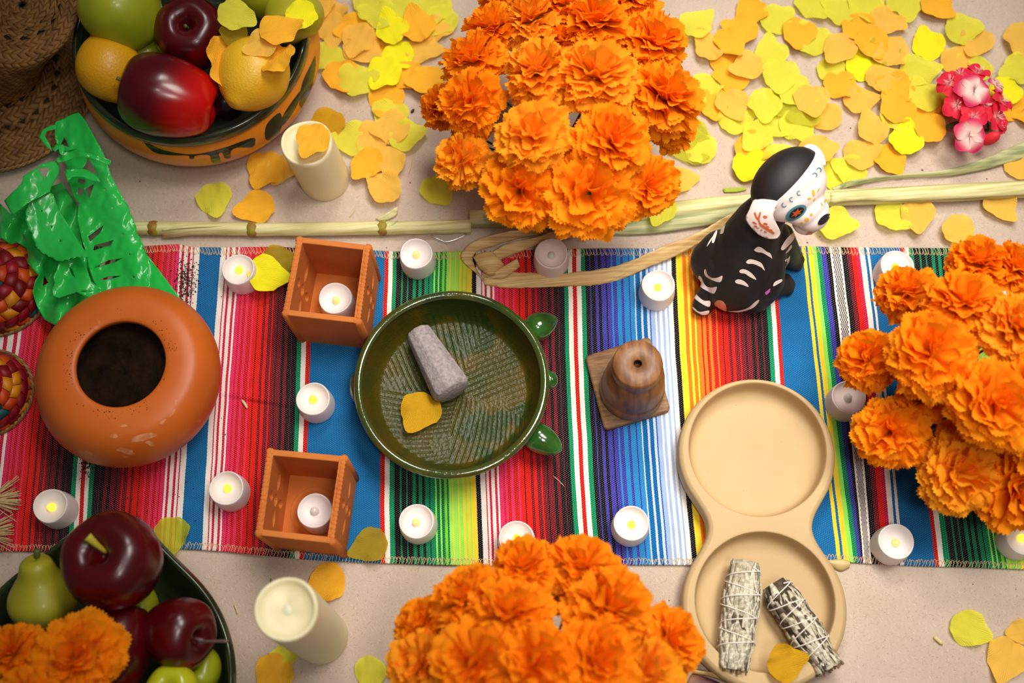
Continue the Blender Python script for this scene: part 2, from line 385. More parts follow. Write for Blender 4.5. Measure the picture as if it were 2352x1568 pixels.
# ---------------------------------------------------------------- maize stalks, leaves, husk ribbon
m_stalk = mat('maize_stalk', (226, 216, 160), .55, (196, 190, 120), 1.0, 3, .4, .62, bump=.25, bsc=1.0, stretch=(14, 320, 320))
m_stalk2 = mat('maize_stalk_pink', (214, 196, 150), .6, (176, 150, 110), 1.0, 3, .4, .62, bump=.25, bsc=1.0, stretch=(14, 320, 320))
m_node = mat('stalk_joint', (150, 176, 40), .6, (150, 96, 40), 60)
m_leaf = mat('green_husk', (150, 160, 108), .6, (206, 204, 150), 1.0, 3, .38, .6, stretch=(12, 240, 240), transl=.1)
m_husk = mat('dry_husk', (240, 208, 144), .6, (214, 168, 104), 1.0, 3, .40, .62, bump=.12, bsc=1.0, stretch=(16, 520, 60), transl=.15)
def stalk(name, pts, r, label, nodes=(), m=m_stalk, parts=()):
    P = [G(x, y, z) for x, y, z in pts]; n = 60; Q = catmull(P, n); t = thing(name, Q[0], label, 'stalk')
    rad = [r*(1+.06*noise.noise((i*.3, 0, r*1000))) for i in range(n)]
    v, f = tube(Q, rad, 18); L0 = Q[0]
    ax = (Q[-1]-Q[0]).normalized()
    v2 = []
    for i, p in enumerate(v):
        k = i % 18
        if i < n*18: v2.append(p + Vector((0, 0, 0)) + (p-Q[i//18])*(.05*math.sin(k*2.1)))
        else: v2.append(p)
    add('cane', v2, f, m, t, world=True)
    for (fx, col) in nodes:
        i = int(fx*(n-1)); d = (Q[min(i+1, n-1)]-Q[i-1]).normalized()
        v, f = tube([Q[i]-d*.006, Q[i]-d*.003, Q[i], Q[i]+d*.002, Q[i]+d*.005], [r*.99, r*1.10, r*1.16, r*1.12, r*.99], 18)
        add('joint', v, f, m_node, t, world=True)
    return t
r_ = .0078
t = stalk('maize_stalk', [(298, 524, .008), (500, 525, .008), (640, 527, .008), (900, 523, .008), (1082, 519, .008)], r_, 'pale cut maize stalk lying left above the striped runner', [(.08, 0), (.42, 0), (.74, 0)])
strip('peeled_sheath', [(372, 516, .014), (420, 513, .016), (500, 514, .015), (560, 512, .012)], [(372, 530, .014), (420, 524, .017), (500, 520, .016), (560, 514, .012)], m_stalk, t, 20)
strip('peeled_sheath', [(372, 538, .010), (410, 534, .012), (440, 533, .010), (478, 540, .005)], [(372, 547, .004), (410, 544, .006), (440, 541, .005), (480, 541, .004)], m_stalk2, t, 16)
strip('peeled_sheath', [(972, 532, .008), (1020, 532, .009), (1060, 530, .010), (1082, 535, .006)], [(972, 534, .004), (1020, 538, .004), (1060, 534, .006), (1080, 538, .004)], m_stalk, t, 16)
strip('peeled_sheath', [(860, 530, .010), (885, 524, .014), (905, 512, .016), (912, 506, .014)], [(862, 537, .006), (900, 540, .006), (930, 538, .005), (940, 533, .004)], m_leaf, t, 16)
t = stalk('maize_stalk', [(1080, 502, .010), (1250, 500, .010), (1500, 486, .010), (1700, 466, .010), (1900, 455, .010), (2120, 446, .010), (2420, 432, .010)], .0098,
          'long pale maize stalk running behind the dog figurine to the right', [(.62, 0)])
strip('wrapping_sheath', [(1906, 440, .018), (1960, 437, .021), (2060, 430, .021), (2200, 422, .021), (2420, 412, .020)], [(1906, 468, .015), (1980, 460, .02), (2060, 462, .018), (2200, 456, .018), (2420, 444, .018)], m_stalk, t, 30, bulge=.003)
strip('wrapping_sheath', [(1084, 488, .016), (1160, 486, .02), (1260, 485, .02), (1400, 476, .018)], [(1084, 517, .014), (1160, 516, .016), (1260, 514, .016), (1400, 506, .014)], m_leaf, t, 24, bulge=.003)
lf = strip('maize_leaf', [(1380, 520, .006), (1500, 500, .010), (1620, 484, .014), (1720, 470, .016)], [(1330, 540, .002), (1480, 538, .004), (1600, 522, .006), (1740, 498, .006)], m_leaf, None, 40, 9, bulge=.003)
tag(lf, 'wide green striped maize leaf under the stalk left of the dog', 'leaf')
lf = strip('maize_leaf', [(1910, 432, .018), (1960, 414, .012), (2060, 402, .010), (2180, 388, .010), (2270, 360, .012), (2400, 305, .012)], [(1914, 440, .016), (1965, 426, .006), (2060, 411, .004), (2180, 404, .004), (2280, 385, .004), (2410, 345, .005)], m_leaf, None, 50, 9, bulge=.002, rag=.0006)
tag(lf, 'narrow green maize leaf curving under the pink flowers', 'leaf')
lf = strip('maize_leaf', [(862, 502, .004), (880, 494, .007), (905, 478, .007), (913, 475, .007)], [(870, 508, .002), (890, 505, .002), (905, 498, .003), (913, 490, .003)], m_stalk, None, 12, 5)
tag(lf, 'small torn scrap of pale maize leaf above the stalk', 'leaf')
# husk ribbon
t = thing('husk_ribbon', G(1100, 620, 0), 'long tan dried husk ribbon looped over the runner towards the dog', 'husk')
strip('ribbon', [(1110, 622, .010), (1180, 624, .008), (1280, 628, .008), (1380, 618, .009), (1450, 598, .014), (1510, 572, .022), (1600, 535, .028), (1680, 490, .03)],
      [(1112, 655, .004), (1180, 661, .005), (1280, 658, .005), (1380, 652, .005), (1440, 628, .006), (1520, 602, .010), (1620, 552, .020), (1700, 505, .024)], m_husk, t, 60, 9, bulge=.0008, rag=.0012, ruf=.0010)
strip('ribbon', [(1236, 655, .004), (1300, 648, .0045), (1370, 630, .006), (1430, 612, .010), (1500, 602, .014)], [(1240, 657, .003), (1300, 657, .003), (1380, 653, .003), (1440, 636, .004), (1505, 606, .010)], m_husk, t, 40, 7, bulge=.001)
strip('folded_end', [(1245, 524, .012), (1180, 530, .014), (1110, 545, .016), (1068, 572, .014), (1062, 598, .010), (1100, 632, .008)],
      [(1262, 534, .006), (1190, 548, .008), (1130, 566, .008), (1096, 578, .010), (1086, 600, .008), (1118, 655, .005)], m_husk, t, 40, 9, bulge=.001, rag=.0012)
strip('folded_end', [(1290, 520, .008), (1230, 545, .012), (1170, 558, .014), (1120, 585, .014)], [(1320, 545, .003), (1260, 556, .005), (1190, 580, .006), (1128, 606, .006)], m_husk, t, 30, 7, bulge=.001, rag=.001)
strip('folded_end', [(1086, 590, .014), (1105, 580, .020), (1128, 578, .022), (1138, 586, .020)], [(1100, 616, .010), (1124, 634, .012), (1146, 626, .012), (1160, 612, .010)], m_husk, t, 20, 7, bulge=.004, rag=.0008)
strip('folded_end', [(1112, 632, .010), (1150, 615, .016), (1180, 598, .020), (1188, 594, .020)], [(1120, 640, .006), (1155, 640, .009), (1182, 622, .014), (1194, 612, .016)], m_husk, t, 20, 7, bulge=.002)
lf = strip('straw_scrap', [(1712, 431, .003), (1690, 430, .004), (1660, 433, .003)], [(1715, 436, .002), (1692, 441, .002), (1664, 442, .002)], mat('lime_scrap', (190, 206, 60), .6, transl=.3), None, 10, 5)
tag(lf, 'tiny torn lime petal scrap left of the dog', 'scrap')

# ---------------------------------------------------------------- tealights
m_tl = mat('white_plastic', (236, 227, 226), .45, sss=.12, sssr=.003)
m_tlp = mat('pinkish_plastic', (240, 222, 216), .45, sss=.12, sssr=.003)
m_on = emit('lit_bulb', (255, 214, 60), 1.25); m_dim = emit('dim_bulb', (250, 220, 140), .3); m_off = mat('unlit_bulb', (222, 214, 208), .25)
def tealight(px, py, label, bulb=m_on, body=m_tl, tilt=(0, 0), h=.031, z0=.0025, r=.0186):
    p = G(px, py, z0+h); t = thing('tealight', (p.x, p.y, z0), label, 'candle', 'battery tealights'); t.rotation_euler = (tilt[0], tilt[1], random.random()*6)
    ph = random.random()*6
    def rf(a, rr, z): return 1.0
    prof = [(0, 0), (r*1.0, 0), (r*1.06, .001), (r*1.07, .004), (r*1.06, .012), (r*1.02, .022), (r*.985, h-.002), (r*.965, h-.0006), (r*.93, h), (r*.895, h-.0006), (r*.85, h-.0022), (r*.72, h-.0046), (r*.5, h-.0062), (r*.3, h-.0070), (0, h-.0072)]
    v, f = lathe(prof, 48)
    v = [q+Vector((0, 0, (.0014*math.sin(math.atan2(q.y, q.x)*2+ph) if q.z > h-.0035 else 0))) for q in v]
    add('cup', v, f, body, t)
    v, f = lathe([(.0044, h-.009), (.0045, h-.006), (.0040, h-.0035), (.0028, h-.0016), (.0014, h-.0009), (0, h-.0008)], 20)
    v = [q+Vector(((q.z-h+.013)*.10, 0, 0)) for q in v]
    add('bulb', v, f, bulb, t)
    return t
for a in [(547, 617, 'lit white tealight with a yellow petal leaning on it, top left of runner'),
          (956, 582, 'faintly lit white tealight on the runner edge, below the pale maize stalk', m_dim),
          (1266, 581, 'unlit pinkish tealight behind the husk ribbon on the runner edge', m_off, m_tlp),
          (1512, 654, 'lit white tealight on pale blue stripes just left of the dog'),
          (2061, 609, 'lit white tealight on the top edge of runner, behind right hand marigolds'),
          (1950, 911, 'unlit pinkish tealight half hidden by right marigolds, right of the double tray', m_off, m_tlp),
          (718, 915, 'brightly lit white tealight between the two terracotta lanterns'),
          (115, 1161, 'lit white tealight at far left below the round clay pot'),
          (519, 1120, 'lit white tealight left of the lower terracotta lantern'),
          (956.5, 1196, 'faintly lit white tealight on black and green stripes below the green dish', m_dim),
          (1186, 1235, 'lit white tealight half hidden behind bottom marigolds on red stripes'),
          (1450, 1201, 'brightly lit white tealight on dark blue stripes left of the tray'),
          (2059, 1243, 'white tealight at lower right on blue and pink stripes', m_dim),
          (2352, 1232, 'lit white tealight at the right frame edge under the marigolds')]:
    tealight(*a)
tealight(770, 684, 'dim white tealight inside the upper terracotta lantern', m_dim, z0=.011)
tealight(722, 1172, 'unlit white tealight inside the lower terracotta lantern', m_off, z0=.011)

# ---------------------------------------------------------------- ivory pillar candles
m_iv = mat('ivory_wax', (246, 234, 190), .5, sss=.3, sssr=.01); m_iv2 = mat('ivory_wax_top', (240, 234, 200), .5, sss=.2, sssr=.01)
def pillar(top, base, r, label):
    b = G(*base, 0); a = G(*top, 0); 
    # height that best carries the base to the top pixel
    best = min((abs(Vector(proj((b.x, b.y, z/1000)))[1]-top[1]) if True else 0, z/1000) for z in range(60, 240, 2))[1]
    t = thing('pillar_candle', (b.x, b.y, 0), label, 'candle', 'ivory pillar candles')
    Tp = G(top[0], top[1], best); sh = Vector((Tp.x-b.x, Tp.y-b.y, 0))*.75; h = best
    prof = [(0, 0), (r*.97, 0), (r*1.0, .002), (r, .02), (r, h*.5), (r, h-.006), (r*.985, h-.002), (r*.93, h), (r*.87, h-.001), (r*.82, h-.0035), (r*.76, h-.0058), (r*.5, h-.0072), (0, h-.0076)]
    v, f = lathe(prof, 56)
    def wav(q):
        k = max(0, (q.z-h+.02)/.02); a = math.atan2(q.y, q.x)
        return q + Vector((0, 0, k*(.0022*math.sin(a*2+1)+.0012*math.sin(a*3)))) + sh*(q.z/h)
    add('wax_body', [wav(q) for q in v], f, m_iv, t)
    v, f = lathe([(.006, h-.0085), (.0052, h-.0070), (.004, h-.0062), (0, h-.0058)], 20); add('flame_hole', [q+sh for q in v], f, m_iv2, t)
    return t
pillar((699, 326), (748, 412), .0285, 'ivory pillar candle with an orange petal on top, below the orange bowl')
pillar((665, 1397), (738, 1462), .0280, 'ivory pillar candle standing on paper below the lower terracotta lantern')

# ---------------------------------------------------------------- terracotta lanterns
m_tc = mat('terracotta', (210, 122, 54), .75, (192, 104, 42), 14, 4, bump=.12, bsc=240, spec=.3)
def lantern(TL, TR, BR, BL, label, h=.094):
    c = [G(*p, h) for p in (TL, TR, BR, BL)]; ctr = sum(c, Vector())/4
    t = thing('terracotta_lantern', (ctr.x, ctr.y, .0022), label, 'lantern', 'square terracotta lanterns'); H2 = h-.0022
    q = [Vector((p.x-ctr.x, p.y-ctr.y, 0)) for p in c]      # TL TR BR BL
    th = .0064
    def pt(u, v, z, inset=0.0):
        a = q[0].lerp(q[1], u); b = q[3].lerp(q[2], u); p = a.lerp(b, v)
        if inset: p = p*(1-inset/.045)
        tp = 1-.10*(1-z/H2)*0.35
        return Vector((p.x*tp, p.y*tp, z))
    # floor
    def wall(n0, n1, lattice):
        """panel between corners n0 and n1; lattice panels carry cut openings and a scalloped lip"""
        A, B = q[n0], q[n1]; L_ = (B-A).length; W, Hh = 100.0, 100.0*H2/L_
        outer = [(0, 0)]+[(W, 0)]; top = []
        N_ = 44
        for i in range(N_+1):
            x = W-W*i/N_; e = abs(math.sin(i/N_*PI*13))*1.3 if lattice else 0
            top.append((x, Hh+e-.6+(0 if not lattice else 0)))
        outer = [(0, 0)]+[(W*i/12, 0) for i in range(1, 12)]+[(W, 0)]+top
        holes = []
        if lattice:
            for cx, cy, rx, ry, sq in ((50, Hh*.54, 8, 9, 0), (28, Hh*.52, 11, 6, 0), (72, Hh*.52, 11, 6, 0), (50, Hh*.78, 6, 9, 0), (50, Hh*.30, 6, 9, 0)):
                holes.append([(cx+rx*math.cos(2*PI*k/14)*(1-.25*abs(math.sin(2*PI*k/14))), cy+ry*math.sin(2*PI*k/14)) for k in range(14)])
        V2, F2 = tri_poly(outer, holes, 7)
        d = (B-A).normalized(); nrm = Vector((d.y, -d.x, 0)); 
        if nrm.dot((A+B)/2) < 0: nrm = -nrm
        def P3(v, off):
            u = v[0]/W; z = v[1]/Hh*H2; tp = 1-.035*(1-min(1, z/H2)); p = A.lerp(B, u)*tp - nrm*off; p.z = z
            bow = .0016*math.sin(PI*u)*math.sin(PI*min(1, z/H2)); return p+nrm*bow
        n_ = len(V2); V = [P3(v, 0) for v in V2]+[P3(v, th) for v in V2]
        F = [tuple(f) for f in F2]+[tuple(i+n_ for i in f)[::-1] for f in F2]
        cnt = {}
        for f in F2:
            for i in range(len(f)):
                e = (f[i], f[(i+1) % len(f)]); cnt[tuple(sorted(e))] = cnt.get(tuple(sorted(e)), [])+[e]
        for es in cnt.values():
            if len(es) == 1: a, b = es[0]; F.append((b, a, a+n_, b+n_))
        o = add('cut_out_panel' if lattice else 'side_panel', V, F, m_tc, t, smooth=False)
        bv = o.modifiers.new('soft_edges', 'BEVEL'); bv.width = .0011; bv.segments = 2; bv.limit_method = 'ANGLE'; bv.angle_limit = .9
        return o
    wall(0, 1, False); wall(3, 2, False); wall(0, 3, True); wall(1, 2, True)
    # raised seams on the corners
    for k in range(4):
        v, f = tube([q[k]*.915+Vector((0, 0, .001)), q[k]*.932+Vector((0, 0, H2*.5)), q[k]*.945+Vector((0, 0, H2-.0025)), q[k]*.942+Vector((0, 0, H2-.0002))], [.0046, .0046, .0044, .0026], 12); add('corner_post', v, f, m_tc, t)
    v = [(p.x*.93, p.y*.93, z) for z in (.0, .007) for p in q]
    add('base_plate', v, [(0, 1, 2, 3), (7, 6, 5, 4), (0, 4, 5, 1), (1, 5, 6, 2), (2, 6, 7, 3), (3, 7, 4, 0)], m_tc, t, smooth=False)
    # incised ring on the floor
    v, f = lathe([(.024, .0068), (.0255, .0078), (.027, .0068)], 40); add('floor_ring', v, f, m_tc, t)
    # scalloped lip of pressed clay beads on the two cut-out sides
    parts = []
    for a, b in ((0, 3), (1, 2)):
        for i in range(18):
            u = (i+.5)/18; p = q[a].lerp(q[b], .03+.94*u)*.945; parts.append(ellipsoid((p.x, p.y, H2-.0004), (.0031, .0031, .0014), n=8, m=6))
    v, f = merge(*parts); tag(add('scalloped_lip', v, f, m_tc, t), kind='stuff')
    return t
lantern((683, 543), (850, 562), (826, 742), (649, 722), 'upper terracotta lantern with cut sides holding a dim tealight')
lantern((615, 1030), (795, 1047), (765, 1248), (587, 1228), 'lower terracotta lantern with cut sides on the runner bottom edge')

# ---------------------------------------------------------------- round clay pot with soil
m_pot = mat('burnished_clay', (212, 106, 34), .42, (196, 92, 26), 10, 4, .4, .7, bump=.05, bsc=60, spec=.45, col3=(226, 132, 74), sc3=22, t3=.66)
def ctr_for(px, py, z): p = G(px, py, z); return p
R_ = 212*PX(297, 867, .055); pc = ctr_for(297, 867, .052)
t = thing('clay_pot', (pc.x, pc.y, .0022), 'round squat terracotta pot filled with dark soil', 'pot')
oc = G(277, 835, .098); dx, dy = oc.x-pc.x, oc.y-pc.y; ro = 103*PX(277, 835, .098)
prof = []
for (r, z) in [(0, 0), (R_*.45, 0), (R_*.62, .004), (R_*.82, .017), (R_*.95, .034), (R_, .053), (R_*.975, .071), (R_*.90, .085), (R_*.80, .094), (R_*.70, .0975), (R_*.60, .0985), (ro*1.10, .098), (ro*1.02, .0965), (ro, .094), (ro*1.01, .090), (ro*1.08, .082), (ro*1.3, .07)]: prof.append((r, z))
prof2 = catmull([(r, 0, z) for r, z in prof], 64); v, f = lathe([(max(p.x, 0), p.z) for p in prof2], 96)
def lean(p): k = max(0, min(1, (p.z-.05)/.045)); return Vector((p.x+dx*k, p.y+dy*k, p.z))
add('pot_body', [lean(p) for p in v], f, m_pot, t)
m_soil = mat('dark_soil', (40, 26, 17), 1.0, (24, 15, 10), 60, 6, bump=.8, bsc=300, spec=.05)
v = []; n = 60
for j in range(20):
    rr = ro*1.28*(j+.001)/19
    for i in range(n):
        a = 2*PI*i/n; x, y = rr*math.cos(a), rr*math.sin(a); v.append((x+dx*.9, y+dy*.9, .074+.004*noise.noise((x*60, y*60, 0))+.0015*noise.noise((x*250, y*250, 1))))
add('soil_fill', v, grid_faces(n, 20, True), m_soil, t)
# soil crumbs on pot, runner and paper
def crumbs(name, gen, n, rng, m, parent=None, label=None, cat=None):
    parts = []
    for _ in range(n):
        p = gen(); 
        if p is None: continue
        s = random.uniform(*rng); parts.append(ellipsoid(p, (s*random.uniform(.6, 1.5), s*random.uniform(.6, 1.3), s*.6), Matrix.Rotation(random.random()*3, 3, 'Z'), 5, 3))
    v, f = merge(*parts)
    o = add(name, v, f, m, parent, world=True); return tag(o, label, cat, kind='stuff')
m_crumb = mat('soil_crumb', (44, 26, 18), 1.0)
def g1():
    x = random.gauss(428, 13); y = random.gauss(650, 26); return G(x, y, .0038) if y > 575 else None
crumbs('soil_crumbs', g1, 520, (.0004, .0010), m_crumb, None, 'dark soil crumbs spilled on the runner beside the green paper', 'soil')
def g2():
    x = random.uniform(330, 520); y = random.uniform(580, 1000)
    return G(x, y, .0036)
crumbs('soil_crumbs', g2, 90, (.0003, .0008), m_crumb, None, 'few scattered soil crumbs on stripes right of the clay pot', 'soil')
def g3():
    x = random.uniform(230, 450); y = random.uniform(1050, 1210); return G(x, y, .0036)
crumbs('soil_crumbs', g3, 45, (.0004, .0010), m_crumb, None, 'soil crumbs below the clay pot on red stripes', 'soil')
def g4():
    x = random.gauss(200, 9); y = random.gauss(1068, 12); return G(x, y, .0038)
crumbs('soil_crumbs', g4, 120, (.0005, .0011), m_crumb, None, 'small clump of soil at the foot of the clay pot', 'soil')
bpy.context.view_layer.update(); potb = bvh_of([o for o in t.children if o.name.startswith('pot_body')]); m_scf = mat('chalky_scuff', (222, 146, 100), .7, (208, 118, 62), 200, 4, .4, .6)
for (x, y, rx, ry, a_) in ((395, 948, 11, 4, -50), (374, 968, 9, 3, -40), (330, 1004, 30, 8, -14), (262, 1001, 9, 5, 0), (290, 1036, 22, 6, 15), (345, 1018, 12, 5, 20), (205, 1040, 12, 3, 22), (402, 925, 8, 3, -55), (284, 978, 9, 3, -10)):
    c_, s_ = math.cos(math.radians(a_)), math.sin(math.radians(a_)); decal('scuff_mark', [(x+(rx*math.cos(q*PI/6)*c_-ry*math.sin(q*PI/6)*s_)*(1+.25*math.sin(q*2.7)), y+(rx*math.cos(q*PI/6)*s_+ry*math.sin(q*PI/6)*c_)) for q in range(12)], potb, m_scf, t, .00012, 3)
def on_pot():
    a = random.choice([random.uniform(.1, .9), random.uniform(2.4, 3.5), random.uniform(-2, -1), random.uniform(0, 6.28)]); rr = ro*random.uniform(1.08, 1.30)
    k = lean(Vector((rr*math.cos(a), rr*math.sin(a), .0990))); return Vector((k.x+pc.x, k.y+pc.y, .1008))
crumbs('soil_specks', on_pot, 130, (.0002, .0007), m_crumb, t)

# ---------------------------------------------------------------- green glazed grinding dish with stone pestle
m_gl = mat('green_glaze', (52, 70, 20), .12, (70, 66, 18), 26, 5, .38, .66, bump=.25, bsc=120, coat=1.0, spec=.8, col3=(40, 58, 22), sc3=16, t3=.60)
m_gl3 = mat('olive_inner_glaze', (52, 58, 14), .30, (82, 66, 14), 22, 6, .36, .66, bump=.35, bsc=420, coat=.0, spec=.3, col3=(40, 56, 16), sc3=14, t3=.56)
m_gl2 = mat('bright_green_glaze', (52, 104, 36), .15, (30, 64, 24), 30, 4, bump=.1, bsc=80, coat=.7)
zr = .062; gc = G(1036, 878, zr); R_ = 221*PX(1036, 878, zr)
t = thing('grinding_dish', (gc.x, gc.y, .0022), 'round dark green glazed grinding dish with horn knobs on the striped runner', 'dish'); dish = t; DZ = .0022
prof = [(0, .004), (.035, .004), (.05, .004), (R_*.82, .022), (R_*.93, .036), (R_*.985, .048), (R_*1.0, .055), (R_*.998, .0585), (R_*.985, .0612), (R_*.968, .0616), (R_*.952, .0598), (R_*.94, .056)]
P2 = catmull([(r, 0, z) for r, z in prof], 60); v1, f1 = lathe([(p.x, p.z) for p in P2], 128, lambda a, r, z: 1+.004*math.sin(3*a+1)+.002*math.sin(7*a))
add('bowl', v1, f1, m_gl, t)
# inner comal with combed grooves
nr, na = 190, 520; V = []
def groove(x, y):
    rr = math.hypot(x, y)/R_; a = math.degrees(math.atan2(y, x)) % 360
    if rr > .89: return 0
    fade = min(1, (.89-rr)/.04)
    sect = [(-25, 62, 18), (62, 112, 96), (112, 172, 118), (172, 262, 2), (262, 335, 84)]
    for lo, hi, d in sect:
        aa = a if a < 336 else a-360
        if lo <= aa < hi:
            mid = (lo+hi)/2; dd = math.radians(d+(aa-mid)*.32); s = -x*math.sin(dd)+y*math.cos(dd)
            if rr < .03: return 0
            wv = math.sin(s*2*PI/.0044 + 1.2*noise.noise((x*25, y*25, 3))); br = noise.noise((x*30+lo, y*30, 5))
            return -.0010*fade*max(0, wv)**3*(1 if br > -.35 else .25)+.0002*noise.noise((x*300, y*300, 0))
    return 0
for j in range(nr):
    rr = R_*.945*j/(nr-1)
    for i in range(na):
        a = 2*PI*i/na; x, y = rr*math.cos(a), rr*math.sin(a); k = rr/(R_*.945)
        z = .0190 + .006*k**2 + .033*max(0, (k-.82)/.18)**1.7
        V.append((x, y, min(z, .0575)+groove(x, y)))
add('combed_inner_floor', V, grid_faces(na, nr, True), m_gl3, t)
v, f = lathe([(R_*.972+.0046*math.cos(q*PI/8), .0590+.0040*math.sin(q*PI/8)) for q in range(17)], 128, lambda a, r, z: 1+.003*math.sin(3*a+1)); add('glazed_rim', v, f, m_gl, t)
def knob(px, py, bx, by, r, label='horn_knob', zz=.040, tip=.7):
    A = G(bx, by, zz); B = G(px, py, zz-.006); L_ = (B-A).length; d = (B-A).normalized(); pts = []; rad = []
    for i in range(10):
        s = i/9; pts.append(A-d*.007+d*(L_+.007)*s); rad.append(r*(1-s**1.7*(1-tip*.66)) if i < 8 else r*(.46 if i == 8 else .16))
    v, f = tube(pts, rad, 20); return add(label, v, f, m_gl2, t, world=True)
for (a, b, q_) in (((1204, 764), (1279, 730), .0150), ((1206, 986), (1289, 1036), .0155)):
    A = G(a[0], a[1], .036); B = G(b[0], b[1], .036); d_ = (B-A); ln = d_.length/2; d_.normalize(); s_ = Vector((0, 0, 1)).cross(d_).normalized(); M_ = Matrix((d_, s_, d_.cross(s_))).transposed()
    v, f = ellipsoid((0, 0, 0), (ln, q_, q_*.95), None, 24, 20); v = [M_ @ Vector((p.x, p.y*(1-.24*p.x/ln), p.z*(1-.24*p.x/ln)))+(A+B)/2 for p in v]; add('horn_knob', v, f, m_gl2, t, world=True)
v, f = ellipsoid(G(1262, 872, .040), (.009, .010, .010)); add('side_knob', v, f, m_gl2, t, world=True)
v, f = ellipsoid(G(1268, 872, .045), (.004, .005, .005)); add('side_knob', v, f, m_gl2, t, world=True)
v, f = ellipsoid(G(820, 890, .038), (.008, .017, .012)); add('side_knob', v, f, m_gl, t, world=True)
for a in (90, 210, 330):
    v, f = ellipsoid((R_*.5*math.cos(math.radians(a)), R_*.5*math.sin(math.radians(a)), .008), (.012, .012, .008)); add('foot', v, f, m_gl, t)
m_stone = mat('volcanic_stone', (172, 162, 160), .9, (136, 126, 126), 260, 6, .3, .7, bump=.5, bsc=420, spec=.15, spots=((110, 102, 102), 420, .14))
A = G(960, 762, .041); B = G(1040, 900, .047); d = (B-A); L_ = d.length
t = thing('stone_pestle', ((A+B)/2), 'grey volcanic stone pestle with faceted sides lying in the green dish', 'pestle')
pts = []; rad = []
for s, r in ((-.02, .0105), (.0, .0135), (.03, .0148), (.3, .0168), (.6, .0192), (.9, .0215), (.955, .0216), (1.0, .0195), (1.03, .0125)): pts.append(A+d*s); rad.append(r)
v, f = tube(pts, rad, 9); o = add('pestle_body', v, f, m_stone, t, world=True, smooth=False); b_ = o.modifiers.new('worn_edges', 'BEVEL'); b_.width = .0025; b_.segments = 3; b_.limit_method = 'ANGLE'; b_.angle_limit = .35
for p in o.data.polygons: p.use_smooth = True

# ---------------------------------------------------------------- wooden bell on square coaster
m_wood = mat('turned_walnut', (146, 98, 54), .5, (104, 64, 32), 1.0, 5, .36, .62, bump=.06, bsc=1.0, stretch=(150, 40, 24), coat=.03)
m_wood2 = mat('coaster_wood', (150, 110, 66), .6, (112, 74, 38), 1.0, 5, .36, .62, bump=.2, bsc=1.0, stretch=(60, 420, 60))
cn = [G(*p, .012) for p in ((1344, 816), (1389, 988), (1541, 942))]; c4 = cn[0]+cn[2]-cn[1]; cen = (cn[0]+cn[2])/2
e1 = (cn[1]-cn[0])/2; e2 = (cn[2]-cn[1])/2
t = thing('wooden_coaster', (cen.x, cen.y, .0022), 'square wooden coaster with rounded corners under the wooden bell', 'coaster')
loop = []
for sx, sy in ((1, 1), (-1, 1), (-1, -1), (1, -1)):
    for k in range(7):
        a = k/6*PI/2; rr = .13
        qx, qy = math.cos(a), math.sin(a)
        if (sx, sy) in ((-1, 1), (1, -1)): qx, qy = math.sin(a), math.cos(a)
        loop.append(e1*(sx*(1-rr+rr*qx))+e2*(sy*(1-rr+rr*qy)))
V = []; hc = .0098
for k, z in ((.965, 0), (1, .0015), (1, hc-.002), (.98, hc-.0003), (.95, hc), (.5, hc), (.01, hc)): V += [Vector((p.x*k, p.y*k, z)) for p in loop]
add('board', V, grid_faces(28, 7, True), m_wood2, t)
hb = .098; zb = .0122
tb = G(1466, 821, zb+hb); bb = G(1450, 912, zb); print('bell lean', tb.x-bb.x, tb.y-bb.y)
r1 = 57*PX(1466, 821, zb+hb); r2 = 74*PX(1450, 912, zb)
t = thing('wooden_bell', (bb.x*.45+tb.x*.55, bb.y*.45+tb.y*.55, zb), 'turned dark wooden bell with a hole in its flat top', 'bell')
prof = [(0, 0), (r2*.94, 0), (r2*.99, .003), (r2*1.0, .012), (r2*.985, .02), (r2*.94, .022), (r2*.955, .025), (r2*.93, .034), (r2*.90, .050), (r2*.86, .060), (r1*1.04, .068), (r1*.97, .072), (r1*1.0, .077), (r1*1.04, .084), (r1*1.04, .092), (r1*1.01, .0962), (r1*.96, hb), (.0046, hb), (.0041, hb-.0008), (.004, hb-.02), (0, hb-.02)]
v, f = lathe(prof, 56); add('bell_body', v, f, m_wood, t)
v, f = lathe([(.00405, hb-.0195), (.00405, hb-.0025)], 24); add('top_hole', v, f, mat('hole_dark', (26, 16, 10), .9), t)

# ---------------------------------------------------------------- double stoneware tray
m_clay = mat('buff_stoneware', (200, 170, 124), .62, (190, 160, 114), 8, 3, bump=.05, bsc=200, spec=.35, col3=(200, 160, 112), sc3=30, t3=.7, spots=((120, 96, 70), 90, .035))
ht = .034
oc1 = G(1739, 1040, ht); oc2 = G(1757, 1392, ht); R1 = 180*PX(1739, 1040, ht); R2 = 189*PX(1757, 1392, ht)
ax = (oc2-oc1); ax.z = 0; D = ax.length; ax.normalize(); side = Vector((-ax.y, ax.x, 0))
mid = (oc1+oc2)/2; t = thing('double_tray', (mid.x, mid.y, .0022), 'buff stoneware tray with two joined round wells across the runner edge', 'tray'); tray = t
def outline(n=180):
    pts = []
    wst = .0665
    for i in range(n):
        a = 2*PI*i/n; dvec = ax*math.cos(a)+side*math.sin(a)
        # march outwards from the centre on a smooth union of two discs
        lo, hi = 0.0, .4
        def inside_(p):
            d1 = (p-(oc1-mid)).to_2d().length-R1; d2 = (p-(oc2-mid)).to_2d().length-R2; k = .052
            h_ = max(k-abs(d1-d2), 0)/k; return min(d1, d2)-h_*h_*k*.25
        o1 = 0.0; s = 0
        for _ in range(40):
            m_ = (lo+hi)/2
            if inside_(dvec*m_) < 0: lo = m_
            else: hi = m_
        p = dvec*lo; pts.append(Vector((p.x, p.y)))
    return pts
OL = outline()
